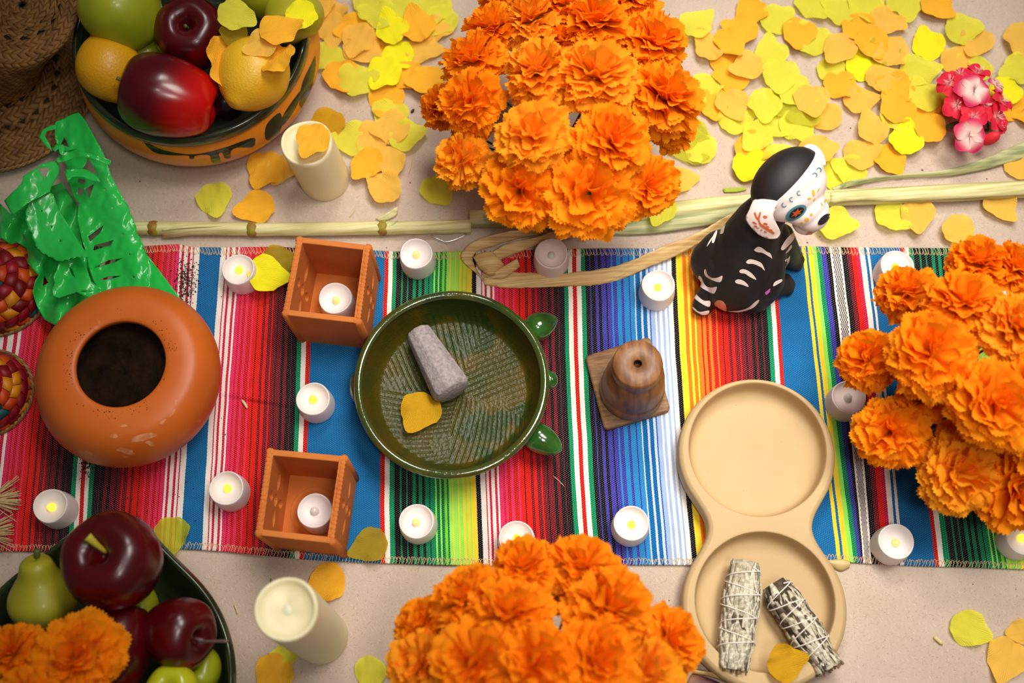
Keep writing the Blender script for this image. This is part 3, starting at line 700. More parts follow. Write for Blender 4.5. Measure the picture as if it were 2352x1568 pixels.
def inset(P, d):
    n = len(P); out = []
    for i in range(n):
        tg = (P[(i+1) % n]-P[i-1]).normalized(); nn = Vector((tg.y, -tg.x))
        if nn.dot(P[i]) < 0 and abs(nn.dot(P[i])) > .2*P[i].length: nn = -nn
        out.append(P[i]-nn*d)
    return out
area_ = sum(OL[i-1].x*OL[i].y-OL[i].x*OL[i-1].y for i in range(len(OL)))
if area_ < 0: OL = OL[::-1]
rings = [(.0045, 0), (.0012, .003), (0, .008), (0, .024), (.0006, .028), (.0022, .0308), (.005, .032)]
V = []; n = len(OL)
for d_, z in rings: V += [Vector((p.x, p.y, z)) for p in inset(OL, d_)]
F = grid_faces(n, len(rings), True)
top = inset(OL, .005)
holes = []
for cc, rw in ((G(1740, 1030, ht), 157*PX(1740, 1030, ht)), (G(1757, 1380, ht), 160*PX(1757, 1380, ht))):
    c2 = Vector((cc.x-mid.x, cc.y-mid.y)); holes.append((c2, rw))
hp = [[tuple(c2+Vector((math.cos(2*PI*i/72), math.sin(2*PI*i/72)))*(rw+.0035)) for i in range(72)] for c2, rw in holes]
S = 1000.0
V2, F2 = tri_poly([(p.x*S, p.y*S) for p in top], [[(a*S, b*S) for a, b in h_] for h_ in hp], 9)
o_ = len(V); V += [Vector((p[0]/S, p[1]/S, .0320)) for p in V2]; F += [tuple(i+o_ for i in f) for f in F2]
add('tray_rim', V, F, m_clay, t)
for c2, rw in holes:
    prof = [(rw+.0036, .03202), (rw+.0010, .0318), (rw, .0306), (rw-.0008, .0265), (rw-.0018, .018), (rw-.0045, .0115), (rw-.011, .0080), (rw-.025, .0070), (rw*.4, .0068), (0, .0068)]
    Pq = catmull([(r, 0, z) for r, z in prof], 40); v, f = lathe([(max(p.x, 0), p.z) for p in Pq], 96)
    add('well', [Vector((p.x+c2.x, p.y+c2.y, p.z)) for p in v], f, m_clay, t)

# ---------------------------------------------------------------- sage smudge bundles
m_s1 = mat('white_sage', (232, 222, 200), .85, (176, 168, 144), 300, 3, bump=.4, bsc=500); m_s2 = mat('grey_sage', (208, 196, 170), .85, (150, 140, 116), 300, 3, bump=.4, bsc=500)
m_s3 = mat('dark_sage', (62, 48, 38), .85, (96, 80, 62), 200, 3, bump=.4, bsc=500); m_s4 = mat('sage_stem', (150, 116, 80), .8); m_str = mat('cotton_string', (236, 228, 216), .8)
def sage(a, b, r, label, dark, seed):
    rnd = random.Random(seed); A = G(*a); B = G(*b); d = B-A; L_ = d.length; d.normalize(); s1 = Vector((0, 0, 1)).cross(d).normalized(); s2 = d.cross(s1)
    t = thing('sage_bundle', (A+B)/2, label, 'smudge stick', 'tied sage bundles')
    def env(s): return r*(.86+.16*math.sin(PI*min(1, s*1.1))+.05*math.sin(s*14+seed))
    pts = [A+d*L_*s for s in [i/20 for i in range(21)]]
    v, f = tube(pts, [env(i/20)*.9 for i in range(21)], 20); add('leaf_core', v, f, m_s2 if not dark else m_s3, t, world=True)
    groups = {0: [], 1: [], 2: []}
    for k in range(260):
        s = rnd.uniform(-.01, .93); a0 = rnd.uniform(0, 2*PI); ln = rnd.uniform(.018, .04); wd = rnd.uniform(.0022, .0058); tw = rnd.uniform(-.35, .35); V = []
        for i in range(6):
            q = i/5; ss = min(s+ln/L_*q, 1.02+rnd.uniform(0, .01)); an = a0+tw*q; rr = env(max(0, min(1, ss)))*(.92+.14*rnd.random())+.0008*math.sin(PI*q)
            w_ = wd*math.sin(PI*min(1, q*.8+.12))
            for e in (-1, 1):
                aa = an+e*w_/rr*.8; V.append(A+d*(L_*ss)+(s1*math.cos(aa)+s2*math.sin(aa))*(rr+(0.0003 if e > 0 else -.0004)))
        g = (2 if rnd.random() < (.38 if dark else .02) else rnd.choice((0, 0, 1))); groups[g].append((V, grid_faces(2, 6)))
    for g, mm in ((0, m_s1), (1, m_s2), (2, m_s3)):
        if groups[g]: v, f = merge(*groups[g]); tag(add('dried_leaves', v, f, mm, t, world=True, thick=.0004), kind='stuff')
    parts = []
    for k in range(34):
        a0 = rnd.uniform(0, 2*PI); rr = r*.85*math.sqrt(rnd.random()); p = B+(s1*math.cos(a0)+s2*math.sin(a0))*rr
        parts.append(tube([p-d*.01, p+d*rnd.uniform(.002, .007)], rnd.uniform(.0008, .0018), 6))
    v, f = merge(*parts); tag(add('cut_stems', v, f, m_s4 if not dark else m_s4, t, world=True), kind='stuff')
    for turns, ph in ((3.6, 0), (-3.6, 1.2)):
        P = []
        for i in range(150):
            q = i/149; an = ph+turns*2*PI*q; s = .06+.80*q; rr = env(s)*1.035+.0010; P.append(A+d*(L_*s)+(s1*math.cos(an)+s2*math.sin(an))*rr)
        v, f = tube(P, .00065, 6); add('string', v, f, m_str, t, world=True)
    return t
sage((1712, 1290, .032), (1684, 1532, .030), .0175, 'pale sage bundle tied with string in the lower tray well', False, 3)
sage((1776, 1340, .028), (1902, 1530, .030), .0165, 'dark flecked sage bundle lying slanted beside the pale one', True, 5)

# bits under the runner edge and near the tray
o = strip('tan_pod', [(1900, 1286, .004), (1935, 1284, .006), (1952, 1290, .004)], [(1908, 1300, .001), (1930, 1312, .001), (1950, 1304, .001)], mat('dry_pod', (206, 180, 120), .5), None, 14, 6, bulge=.003)
tag(o, 'small tan dried pod tip beside the tray at runner edge', 'pod')
o = strip('purple_corn_husk', [(1590, 1546, .006), (1640, 1562, .008), (1720, 1600, .008)], [(1560, 1590, .002), (1600, 1610, .003), (1700, 1640, .003)], mat('purple_husk', (96, 50, 56), .6, (140, 96, 60), 60), None, 20, 7, bulge=.006)
tag(o, 'dark purple husk at bottom frame edge left of the tray', 'husk')
o = strip('yellow_husk_leaf', [(1592, 1538, .012), (1640, 1545, .014), (1700, 1566, .012)], [(1590, 1546, .008), (1640, 1556, .010), (1700, 1580, .008)], m_husk, None, 16, 5, bulge=.001)
tag(o, 'narrow yellow husk strip over the purple husk', 'husk')
v, f = tube(catmull([G(990, 540, .002), G(1000, 546, .002), G(1022, 555, .002), G(1045, 550, .002), G(1072, 538, .002)], 20), .0011, 8)
tag(add('silver_wire', v, f, mat('silver', (220, 216, 214), .25, metal=.7)), 'bent silver wire poking out under the left maize stalk', 'wire')

# ---------------------------------------------------------------- marigold bouquets
def orange_mat(name, a, b, seed):
    return mat(name, a, .7, b, 60, 2, .35, .65, spec=.1, transl=.42)
m_or = [orange_mat('orange_fabric', (255, 166, 28), (255, 156, 20), 0), orange_mat('deep_orange_fabric', (255, 163, 24), (255, 154, 18), 1), orange_mat('golden_orange_fabric', (255, 178, 42), (255, 169, 34), 2)]
m_gstem = mat('green_wire_stem', (38, 58, 28), .5); m_calyx = mat('calyx_green', (60, 84, 36), .6)
def petal_patch(rnd, L_, W_, elev, az, base_r, teeth=7, ns=7, nu=21, reflex=0.0, cup=.25):
    V = []; ph = rnd.uniform(0, 6.28); amp = rnd.uniform(.05, .19)*L_; tw = rnd.uniform(-.35, .35); fold = rnd.uniform(-.3, .6)
    ca, sa = math.cos(az), math.sin(az); e0 = elev
    rad = Vector((ca, sa, 0)); tan = Vector((-sa, ca, 0)); z = Vector((0, 0, 1))
    pos = rad*base_r; d_l = L_/(ns-1)
    for j in range(ns):
        s = j/(ns-1); e = e0 - reflex*s*s + cup*(1-s)*.6
        dirv = rad*math.cos(e)+z*math.sin(e); nor = -rad*math.sin(e)+z*math.cos(e)
        if j: pos = pos+dirv*d_l
        w_ = W_*(.16+.84*s**.75)*.5
        for i in range(nu):
            u = -1+2*i/(nu-1); edge = 0
            if j >= ns-2:
                edge = (.026*(1 if i % 2 else -1)*(1 if j == ns-1 else .2)+.05*math.cos(u*4+ph)-.20*abs(u)**2.4)*L_
            r_f = amp*s*s*math.sin(u*4.3+ph)+fold*W_*.5*s*abs(u)**1.5
            p = pos+dirv*edge+tan*(w_*u)+nor*(r_f*.8)+tan*(tw*s*s*L_*.4)
            V.append(p)
    return V, grid_faces(nu, ns)
def bloom_meshes(seed, R_, count=10):
    rnd = random.Random(seed); layers = []
    spec_ = [(-.46, 11, .98, .66, .30), (-.28, 11, 1.0, .66, .30), (-.12, 11, 1.01, .66, .26), (.04, 11, 1.01, .66, .22), (.20, 11, 1.0, .66, .18), (.37, 10, .98, .66, .12), (.55, 9, .96, .64, .10), (.76, 8, .93, .64, .05), (1.0, 6, .89, .62, -.05), (1.25, 4, .84, .6, -.1)]
    for k, (el, n, L_, W_, rf) in enumerate(spec_[:count]):
        parts = []; off = rnd.uniform(0, 6)
        for i in range(n):
            az = off+2*PI*(i+rnd.uniform(-.28, .28))/n
            v, f = petal_patch(rnd, R_*L_*rnd.uniform(.88, 1.05), R_*W_*rnd.uniform(.85, 1.25), el+rnd.uniform(-.13, .13), az, R_*.05, reflex=rf+rnd.uniform(-.1, .22), cup=.22)
            parts.append(([p+Vector((0, 0, -.30*R_+.024*R_*k)) for p in v], f))
        layers.append(merge(*parts))
    return layers
BL = []
for s_ in range(5):
    ms = []
    for k, (v, f) in enumerate(bloom_meshes(s_+11, 1.0)):
        me = bpy.data.meshes.new('petal_layer'); me.from_pydata([tuple(p) for p in v], [], f); me.polygons.foreach_set('use_smooth', [True]*len(f)); me.materials.append(m_or[0]); ms.append(me)
    BL.append(ms)
v, f = lathe([(0, -.62), (.10, -.60), (.15, -.48), (.17, -.36), (.12, -.28), (0, -.26)], 16)
cal_me = bpy.data.meshes.new('calyx'); cal_me.from_pydata([tuple(p) for p in v], [], f); cal_me.materials.append(m_calyx)
CL = ['one', 'two', 'three', 'four', 'five', 'six', 'seven', 'eight', 'nine', 'ten', 'eleven', 'twelve']
def bouquet(name, axis_px, zc, drop, Rpx, blooms, vase=True, hv=.10, seed=1):
    rnd = random.Random(seed); A = G(axis_px[0], axis_px[1], zc); used = {}
    mouth = Vector((A.x, A.y, hv))
    for bi, (px, py, rp, *o) in enumerate(blooms):
        d = math.hypot(px-axis_px[0], py-axis_px[1])/Rpx
        z = (o[0] if o else zc-drop*d*d)
        p = G(px, py, z); R_ = rp*PX(px, py, z)*1.0
        off = Vector((p.x-A.x, p.y-A.y, 0)); nrm = (off*1.15+Vector((rnd.uniform(-.03, .03), rnd.uniform(-.03, .03), .15))).normalized()
        ang = math.degrees(math.atan2(-(py-axis_px[1]), px-axis_px[0])); clock = int(round((90-ang)/30)) % 12 or 12
        ringn = 'centre' if d < .33 else ('inner ring' if d < .72 else 'outer ring')
        key = (clock, ringn); used[key] = used.get(key, 0)+1
        if ringn == 'centre': lab = f'orange fabric marigold near the middle of {name}, {CL[clock-1]} o\'clock side'
        else: lab = f'orange fabric marigold at {CL[clock-1]} o\'clock on {ringn} of {name}'
        if used[key] > 1: lab += ', lower one' if used[key] == 2 else ', lowest one'
        t = thing('marigold', p, lab, 'flower', 'marigolds in '+name)
        q = nrm.to_track_quat('Z', 'Y'); rot = q.to_matrix() @ Matrix.Rotation(rnd.uniform(0, 6.28), 3, 'Z')
        ms = BL[rnd.randrange(len(BL))]; mi = rnd.choice([0, 0, 1, 2]); sq = rnd.uniform(.9, 1.12)
        for k, me in enumerate(ms):
            c = bpy.data.objects.new('petal_layer', me); C.objects.link(c); c.parent = t
            c.matrix_local = (rot @ Matrix.Rotation(rnd.uniform(-.12, .12), 3, 'X') @ Matrix.Rotation(rnd.uniform(-.12, .12), 3, 'Y')).to_4x4() @ Matrix.Diagonal((R_*sq, R_/sq, R_*rnd.uniform(.95, 1.08), 1))
            c.material_slots[0].link = 'OBJECT'; c.material_slots[0].material = m_or[mi]
        c = bpy.data.objects.new('calyx', cal_me); C.objects.link(c); c.parent = t; c.matrix_local = rot.to_4x4() @ Matrix.Diagonal((R_, R_, R_, 1))
        base = p-nrm*R_*.55; end = mouth+Vector((rnd.uniform(-.018, .018), rnd.uniform(-.018, .018), -.015))
        midp = (base-nrm*.03).lerp(end, .45)+Vector((0, 0, .01))
        v, f = tube(catmull([base, base-nrm*.022, midp, end], 14), .0013, 6); add('stem', v, f, m_gstem, t, world=True)
    if vase:
        m_v = mat('dark_brown_glaze', (44, 26, 18), .12, (28, 16, 12), 20, coat=.5)
        rv = .030; z0 = .0022 if 560 < proj((A.x, A.y, 0))[1] < 1290 else 0
        t = thing('vase', (A.x, A.y, z0), f'dark brown glazed vase under the marigolds of {name}', 'vase')
        prof = [(0, 0), (rv*.8, 0), (rv*1.0, .006), (rv*1.12, hv*.4), (rv*.95, hv*.72), (rv*.72, hv*.88), (rv*.80, hv), (rv*.74, hv), (rv*.65, hv*.88), (rv*.85, hv*.7), (rv*.9, hv*.3), (0, .01)]
        v, f = lathe(prof, 40); add('vase_body', v, f, m_v, t)
bouquet('the top centre bouquet', (1290, 235), .235, .10, 330,
        [(1216, 39, 66), (1371, 43, 80), (1130, 58, 66), (1507, 92, 82), (1085, 130, 74), (1075, 228, 78), (1236, 157, 82), (1371, 168, 92), (1530, 215, 90), (1225, 307, 86), (1411, 322, 92),
         (1055, 368, 66), (1193, 440, 92), (1353, 446, 110), (1490, 425, 76), (1008, 240, 56, .10), (1298, 5, 66), (1548, 285, 58, .12), (1160, -30, 70), (1440, -20, 76), (1290, 90, 60, .18), (1075, 290, 50, .10)], seed=3)
bouquet('the right side bouquet', (2290, 800), .215, .09, 300,
        [(2084, 667, 74), (2217, 688, 84), (2248, 598, 70), (2338, 610, 66), (1990, 823, 74), (2134, 809, 102), (2335, 745, 80), (2042, 993, 84), (2290, 932, 104), (2208, 1095, 92), (2345, 1125, 104),
         (2112, 920, 56, .13), (2400, 880, 90), (2420, 1010, 100), (2410, 700, 80), (2205, 1010, 50, .12)], seed=5)
bouquet('the bottom bouquet', (1245, 1560), .245, .075, 360,
        [(1202, 1298, 76), (1341, 1294, 82), (1072, 1372, 88), (966, 1432, 66), (1168, 1400, 96), (1405, 1392, 108), (1545, 1470, 82), (962, 1528, 84), (1085, 1520, 106), (1228, 1520, 100), (1376, 1520, 108), (1488, 1545, 90),
         (1010, 1640, 90), (1160, 1650, 100), (1320, 1660, 100), (1470, 1660, 90), (1270, 1340, 60, .17)], seed=9)
bouquet('the lower left corner', (90, 1640), .215, .03, 260, [(172, 1505, 104, .195), (28, 1492, 72, .19), (60, 1620, 90), (200, 1660, 90)], vase=False, hv=.14, seed=4)

# ---------------------------------------------------------------- loose fabric petals
def petal_mat(name, a, b, al, tl=.10): return mat(name, a, .75, b, 45, 3, .3, .7, spec=.12, transl=tl, alpha=al)
PM = {'O': petal_mat('orange_petal', (255, 194, 60), (255, 180, 40), .04), 'P': petal_mat('pale_orange_petal', (255, 207, 96), (255, 196, 74), .16), 'Y': petal_mat('lime_petal', (246, 238, 84), (236, 230, 70), .22),
      'L': petal_mat('lemon_petal', (255, 246, 44), (248, 238, 30), .04), 'D': petal_mat('olive_petal', (196, 164, 40), (170, 150, 50), .3), 'S': petal_mat('sheer_lime_petal', (218, 216, 70), (206, 200, 60), .42),
      'T': petal_mat('mustard_petal', (228, 176, 36), (200, 148, 24), .14)}
PN = {'O': 'bright orange', 'P': 'pale orange', 'Y': 'lime yellow', 'L': 'bright lemon', 'D': 'olive gold', 'S': 'sheer lime', 'T': 'mustard'}
def petal_shape(seed):
    rnd = random.Random(seed); V = [Vector((0, 0, 0))]; nr_, na_ = 8, 44; p1, p2 = rnd.uniform(0, 6), rnd.uniform(0, 6); cup = rnd.uniform(.0, .22); fold = rnd.uniform(-.22, .22); uv = [(0, 0)]
    F = []; asym = rnd.uniform(-.1, .1)
    for j in range(1, nr_+1):
        rho = j/nr_
        for i in range(na_):
            th = 2*PI*i/na_; d = (th-PI+PI) % (2*PI)-PI
            r = .97+.24*math.exp(-((abs(d)-PI)/.34)**2)-.09*math.exp(-((abs(d)-2.3)/.42)**2)+.06*math.exp(-((abs(d)-1.25)/.35)**2)+.025*math.sin(3*th+p1)+.018*math.sin(7*th+p2)+.012*math.sin(13*th+p1)+asym*.4*math.sin(2*th)
            x, y = rho*r*math.cos(th), rho*r*math.sin(th)
            z = cup*rho**2.2*(.7+.3*math.cos(th)) + fold*abs(y)*rho*.6 + .085*rho**3*math.sin(5*th+p2) + .07*rho**2*math.sin(3*th+p1)+.028*math.sin(y*13+p1)*rho*(1 if x < .5 else .5)+.05*math.sin(x*4+p2)*rho
            V.append(Vector((x, y, z))); uv.append((math.atan2(y, x+1.25), x))
    for i in range(na_): F.append((0, 1+i, 1+(i+1) % na_))
    for j in range(nr_-1): F += [tuple(q+1+j*na_ for q in (i, i+na_, (i+1) % na_+na_, (i+1) % na_)) for i in range(na_)]
    mz = min(p.z for p in V)
    me = bpy.data.meshes.new('fabric_petal'); me.from_pydata([(p.x, p.y, p.z-mz) for p in V], [], F); me.polygons.foreach_set('use_smooth', [True]*len(F)); me.materials.append(PM['O'])
    l = me.uv_layers.new(name='UVMap')
    for lp in me.loops: l.data[lp.index].uv = uv[lp.vertex_index]
    return me
# fine radiating veins on every petal material
for m in PM.values():
    nt = m.node_tree; N = nt.nodes; L = nt.links; b = N['Principled BSDF']
    u_ = N.new('ShaderNodeUVMap'); wv_ = N.new('ShaderNodeTexWave'); wv_.inputs['Scale'].default_value = 6; wv_.inputs['Distortion'].default_value = 7; wv_.inputs['Detail'].default_value = 3; L.new(u_.outputs[0], wv_.inputs[0])
    bp = N.new('ShaderNodeBump'); bp.inputs['Strength'].default_value = .4; bp.inputs['Distance'].default_value = .0012; L.new(wv_.outputs[1], bp.inputs['Height']); L.new(bp.outputs[0], b.inputs['Normal'])
PS = [petal_shape(40+i) for i in range(10)]
LM = [('the orange clay bowl', 455, 130), ('the upper ivory candle', 715, 370), ('the left maize stalk', 700, 525), ('the top centre bouquet', 1290, 250), ('the dog figurine', 1790, 460), ('the pink flowers', 2225, 250),
      ('the long maize stalk', 2150, 440), ('the right side bouquet', 2200, 800), ('the lower ivory candle', 700, 1435), ('the double tray', 1750, 1300), ('the lower terracotta lantern', 700, 1150), ('the bottom bouquet', 1240, 1430), ('the lower left corner fruit', 250, 1400), ('the upper right corner of the photo', 2352, 0), ('the top edge of the photo', 1800, 0), ('the top edge of the photo', 900, 0)]
DN = ['right of', 'above right of', 'above', 'above left of', 'left of', 'below left of', 'below', 'below right of']
plist = []
def petal(px, py, c, rot=None, r=47, z=.0006, tilt=None, label=None, ground='on grey paper'):
    plist.append([px, py, c, rot, r, z, tilt, label, ground])
rndp = random.Random(21)
def build_petals():
    cnt = {}
    info = []
    for q in plist:
        px, py = q[0], q[1]; nm, lx, ly = min(LM, key=lambda l: math.hypot(l[1]-px, l[2]-py)); ang = math.degrees(math.atan2(-(py-ly), px-lx)) % 360
        dn = DN[int(round(ang/45)) % 8]; key = (q[2], nm, dn); info.append((key, math.hypot(lx-px, ly-py)))
    for i, q in enumerate(plist):
        px, py, c, rot, r, z, tilt, label, ground = q; key, dist = info[i]
        same = sorted(d for k, d in info if k == key); rank = same.index(dist)
        if not label:
            o_ = ['', 'second ', 'third ', 'fourth ', 'fifth ', 'sixth '][rank] if rank < 6 else 'farthest '
            label = f'{PN[c]} petal, {o_}nearest {key[2]} {key[1]}'
        if rot is None: rot = rndp.uniform(0, 360)
        p = G(px, py, z+.004); s = r*PX(px, py, z)
        me = PS[rndp.randrange(len(PS))]; o = bpy.data.objects.new('fabric_petal', me); C.objects.link(o)
        o.location = (p.x, p.y, z); o.scale = (s, s*rndp.uniform(.86, 1.0), s)
        M_ = Matrix.Rotation(math.radians(rot)+PI, 3, 'Z')
        if tilt: M_ = Matrix.Rotation(math.radians(tilt[0]), 3, 'X') @ Matrix.Rotation(math.radians(tilt[1]), 3, 'Y') @ M_
        o.rotation_euler = M_.to_euler()
        o.material_slots[0].link = 'OBJECT'; o.material_slots[0].material = PM[c]
        tag(o, label, 'petal', 'loose fabric petals')
# right hand field of petals: crop coordinates of the upper right part
FR = [(350, 70, 'O', 60), (515, 120, 'Y', 200), (740, 250, 'Y', -60), (660, 210, 'O', 60), (480, 330, 'Y', -90), (290, 180, 'O', 0), (80, 290, 'P', -60), (220, 260, 'O', 100), (330, 420, 'P', 20), (190, 370, 'O', 200), (60, 560, 'Y', 180), (230, 500, 'O', 0),
      (110, 660, 'O', 90), (230, 665, 'P', 90), (640, 590, 'Y', 160), (540, 480, 'Y', 90), (740, 640, 'P', 90), (440, 670, 'Y', 90), (830, 745, 'P', -30), (250, 770, 'Y', 180), (540, 790, 'Y', 180), (650, 815, 'Y', 100), (360, 950, 'O', 140), (350, 1060, 'L', 150), (390, 870, 'Y', 60), (540, 1010, 'Y', 180),
      (780, 960, 'P', 170), (880, 1110, 'Y', 90), (990, 1090, 'Y', -30), (1060, 990, 'P', 180), (1250, 1015, 'O', 130), (1050, 185, 'O', 120), (1225, 130, 'P', 150), (920, 310, 'P', 45), (1260, 330, 'P', 30), (1130, 265, 'O', 100), (880, 450, 'Y', 160), (1080, 415, 'L', 160), (930, 545, 'O', 150), (1050, 640, 'P', 190),
      (1430, 450, 'Y', 200), (1200, 500, 'P', 180), (1470, 610, 'Y', -80), (1290, 560, 'O', -45), (1290, 690, 'O', -60), (1490, 280, 'L', -100), (1790, 430, 'Y', -60), (1680, 385, 'P', 220), (1800, 260, 'P', 40), (1710, 185, 'Y', 200), (1130, 820, 'P', -90), (1280, 750, 'Y', 90), (1350, 890, 'L', -90), (1500, 820, 'O', -40), (1590, 650, 'T', 90),
      (740, 20, 'Y', 100), (920, 60, 'Y', -50), (1090, 30, 'Y', 100), (1340, 20, 'Y', 90), (1550, 30, 'O', 150), (2090, 250, 'P', 60), (2070, 440, 'Y', 0), (1980, 590, 'L', 40), (2000, 680, 'O', 180), (2100, 690, 'O', 90), (2090, 1060, 'P', 180), (1955, 1310, 'P', 110), (1420, 1380, 'P', 100), (1260, 1380, 'Y', 130), (1690, 1480, 'P', 100),
      (900, 1430, 'Y', 170), (0, 150, 'Y', 200), (-20, 870, 'S', 0), (20, 950, 'Y', -30), (1450, 700, 'O', 20), (560, 640, 'S', 60), (1200, 320, 'S', 0), (700, 720, 'S', 20)]
for i, (cx, cy, c, a) in enumerate(FR): petal(1600+cx/2.8, cy/2.8, c, a+rndp.uniform(-20, 20), rndp.uniform(39, 44), .0006+(i % 9)*.0013)
FL = [(40, 90, 'P', 200), (80, 200, 'P', 90), (40, 390, 'Y', 160), (280, 330, 'P', 130), (230, 190, 'O', 0), (330, 20, 'Y', 90), (400, 100, 'Y', 0), (480, 190, 'L', -60), (660, 170, 'O', -60), (450, 310, 'O', 100), (770, 200, 'P', 180), (700, 330, 'P', 150), (600, 520, 'O', 160), (520, 385, 'L', 0), (130, 520, 'O', 100), (240, 550, 'Y', 180), (430, 500, 'L', 60),
      (720, 550, 'O', 0), (440, 680, 'O', 90), (470, 790, 'Y', -60), (210, 960, 'Y', 0), (350, 940, 'P', 60), (480, 880, 'P', 20), (580, 930, 'Y', 180), (470, 1110, 'P', 90), (310, 1130, 'O', 40), (430, 1290, 'P', -40), (800, 1310, 'Y', 120), (780, 60, 'Y', 90), (820, 140, 'Y', 60), (30, 850, 'T', 0), (-20, 20, 'P', 90), (560, 60, 'Y', 60), (250, 270, 'P', 60)]
for i, (cx, cy, c, a) in enumerate(FL): petal(740+cx/3.015, cy/3.015, c, a+rndp.uniform(-20, 20), rndp.uniform(40, 45), .0006+(i % 9)*.0013)
for a in [(492, 456, 'Y', 100, 43), (588, 475, 'O', 20, 44, .0006), (610, 388, 'O', 60, 46, .002), (648, 385, 'P', 60, 40, .001), (1520, 478, 'Y', 60, 40, .02), (1562, 412, 'P', 180, 38, .001), (1590, 340, 'S', 0, 48, .001), (1575, 300, 'S', 90, 42, .002), (750, 1337, 'O', 30, 46, .001), (628, 1548, 'O', 60, 48, .001), (850, 1545, 'Y', 90, 40, .001), (2228, 1443, 'Y', 150, 46, .001), (2312, 1512, 'P', 60, 52, .001), (655, 1500, 'Y', 0, 30, .001), (2345, 1450, 'P', 0, 30, .001)]: petal(*a)
petal(395, 1225, 'S', 90, 42, .0055, None, 'sheer yellow petal on the runner edge beside the lower left bowl', '')
petal(849, 1252, 'D', 20, 44, .0055, None, 'olive gold petal on the runner edge right of the lower terracotta lantern', '')
petal(640, 600, 'D', 180, 42, .0055, None, 'olive petal lying flat under the yellow one beside the upper lantern', '')
petal(610, 628, 'L', 170, 46, .018, (6, 22), 'bright yellow petal resting on the top left tealight', '')
petal(718, 320, 'O', 60, 43, .107, None, 'soft orange petal lying on top of the upper ivory candle', '')
petal(964, 944, 'T', 60, 48, .030, (0, 4), 'mustard petal lying in the green grinding dish against the pestle', '')
petal(1803, 1520, 'T', 190, 46, .040, (8, 14), 'mustard petal standing against the sage bundle in the lower tray well', '')
build_petals()

# ---------------------------------------------------------------- pink flower cluster
def pink_mat():
    m = mat('pink_fabric', (226, 34, 72), .6, transl=.2, spec=.2); nt = m.node_tree; N = nt.nodes; L = nt.links; b = N['Principled BSDF']
    a = N.new('ShaderNodeAttribute'); a.attribute_name = 'tint'; L.new(a.outputs['Color'], b.inputs['Base Color']); return m
m_pink = pink_mat(); m_stamen = mat('stamen', (246, 190, 190), .5)
cl = G(2232, 262, 0); t = thing('pink_flower_cluster', (cl.x, cl.y, 0), 'cluster of pink and red fabric geranium blossoms above the maize leaf', 'flower')
rnd = random.Random(8)
def blossom(px, py, rp, z, white, tilt, az, n=5):
    p = G(px, py, z); R_ = rp*PX(px, py, z); V = []; F = []; cols_ = []
    nrm = Vector((math.cos(az)*tilt, math.sin(az)*tilt, 1)).normalized(); M_ = nrm.to_track_quat('Z', 'Y').to_matrix() @ Matrix.Rotation(rnd.uniform(0, 6), 3, 'Z')
    for k in range(n):
        a0 = 2*PI*k/n+rnd.uniform(-.1, .1); o = len(V); el = rnd.uniform(.05, .5); LR = R_*rnd.uniform(.9, 1.08)
        for j in range(7):
            s = j/6
            for i in range(9):
                u = -1+i/4; wd = R_*.44*math.sin(PI*min(.86, .10+s*.72))*1.1
                x = LR*(s-.12*s*u*u*(1 if s > .6 else 0)-.10*s**4*(1-u*u)*.8); y = wd*u*(1 if s < .95 else .8); z_ = LR*(el*s*.8-.35*s**3+.12*u*u*s)
                V.append(M_ @ Vector((x*math.cos(a0)-y*math.sin(a0), x*math.sin(a0)+y*math.cos(a0), z_))+p)
                wt = max(0, min(1, (.75-s)/.45)) if white else max(0, (.22-s)/.3); c1 = lin((216, 52, 100) if white else (230, 44, 70)); c2 = lin((250, 226, 214)); cols_.append([c1[q]*(1-wt)+c2[q]*wt for q in range(3)]+[1])
        F += [tuple(q+o for q in f) for f in grid_faces(9, 7)]
    ob = add('blossom', V, F, m_pink, t, world=True); at = ob.data.color_attributes.new('tint', 'FLOAT_COLOR', 'POINT'); at.data.foreach_set('color', [c for q in cols_ for c in q])
    parts = []
    for k in range(9):
        a0 = rnd.uniform(0, 6.28); q = M_ @ Vector((math.cos(a0)*.3*R_, math.sin(a0)*.3*R_, .45*R_)); parts.append(tube([p, p+q], .00035, 4))
    v, f = merge(*parts); L_ = Vector(t.location); s_ = add('stamens', [x-L_ for x in v], f, m_stamen, ob)
for a in [(2238, 208, 46, .058, True, .15, -1.2), (2226, 312, 46, .050, True, .5, -1.4), (2183, 190, 38, .046, False, .6, 2.6), (2205, 172, 32, .046, False, .6, 2.0), (2246, 166, 34, .046, False, .6, 1.4), (2288, 196, 28, .040, True, .8, .4), (2300, 232, 34, .040, False, .8, .2), (2198, 242, 36, .046, False, .5, -2.6),
          (2236, 268, 36, .048, False, .4, -1.6), (2288, 268, 38, .038, False, .7, -.4), (2262, 240, 36, .038, False, .3, 0), (2296, 288, 26, .030, False, .9, -.3), (2215, 215, 34, .040, False, .4, 3)]: blossom(*a)
v, f = ellipsoid(G(2276, 318, .034), (.0075, .0065, .012), Matrix.Rotation(.5, 3, 'Y')); add('bud', v, f, mat('red_bud', (226, 36, 56), .6), t, world=True)
o = strip('leaf', [(2168, 290, .012), (2190, 280, .016), (2215, 278, .02)], [(2164, 293, .01), (2190, 296, .014), (2220, 292, .02)], mat('dark_leaf', (70, 84, 36), .6), t, 10, 5, bulge=.001)
v, f = tube(catmull([G(2240, 260, .03), G(2262, 270, .02), G(2270, 300, .012), G(2250, 290, .004)], 12), .0016, 6); add('stem', v, f, m_gstem, t, world=True)

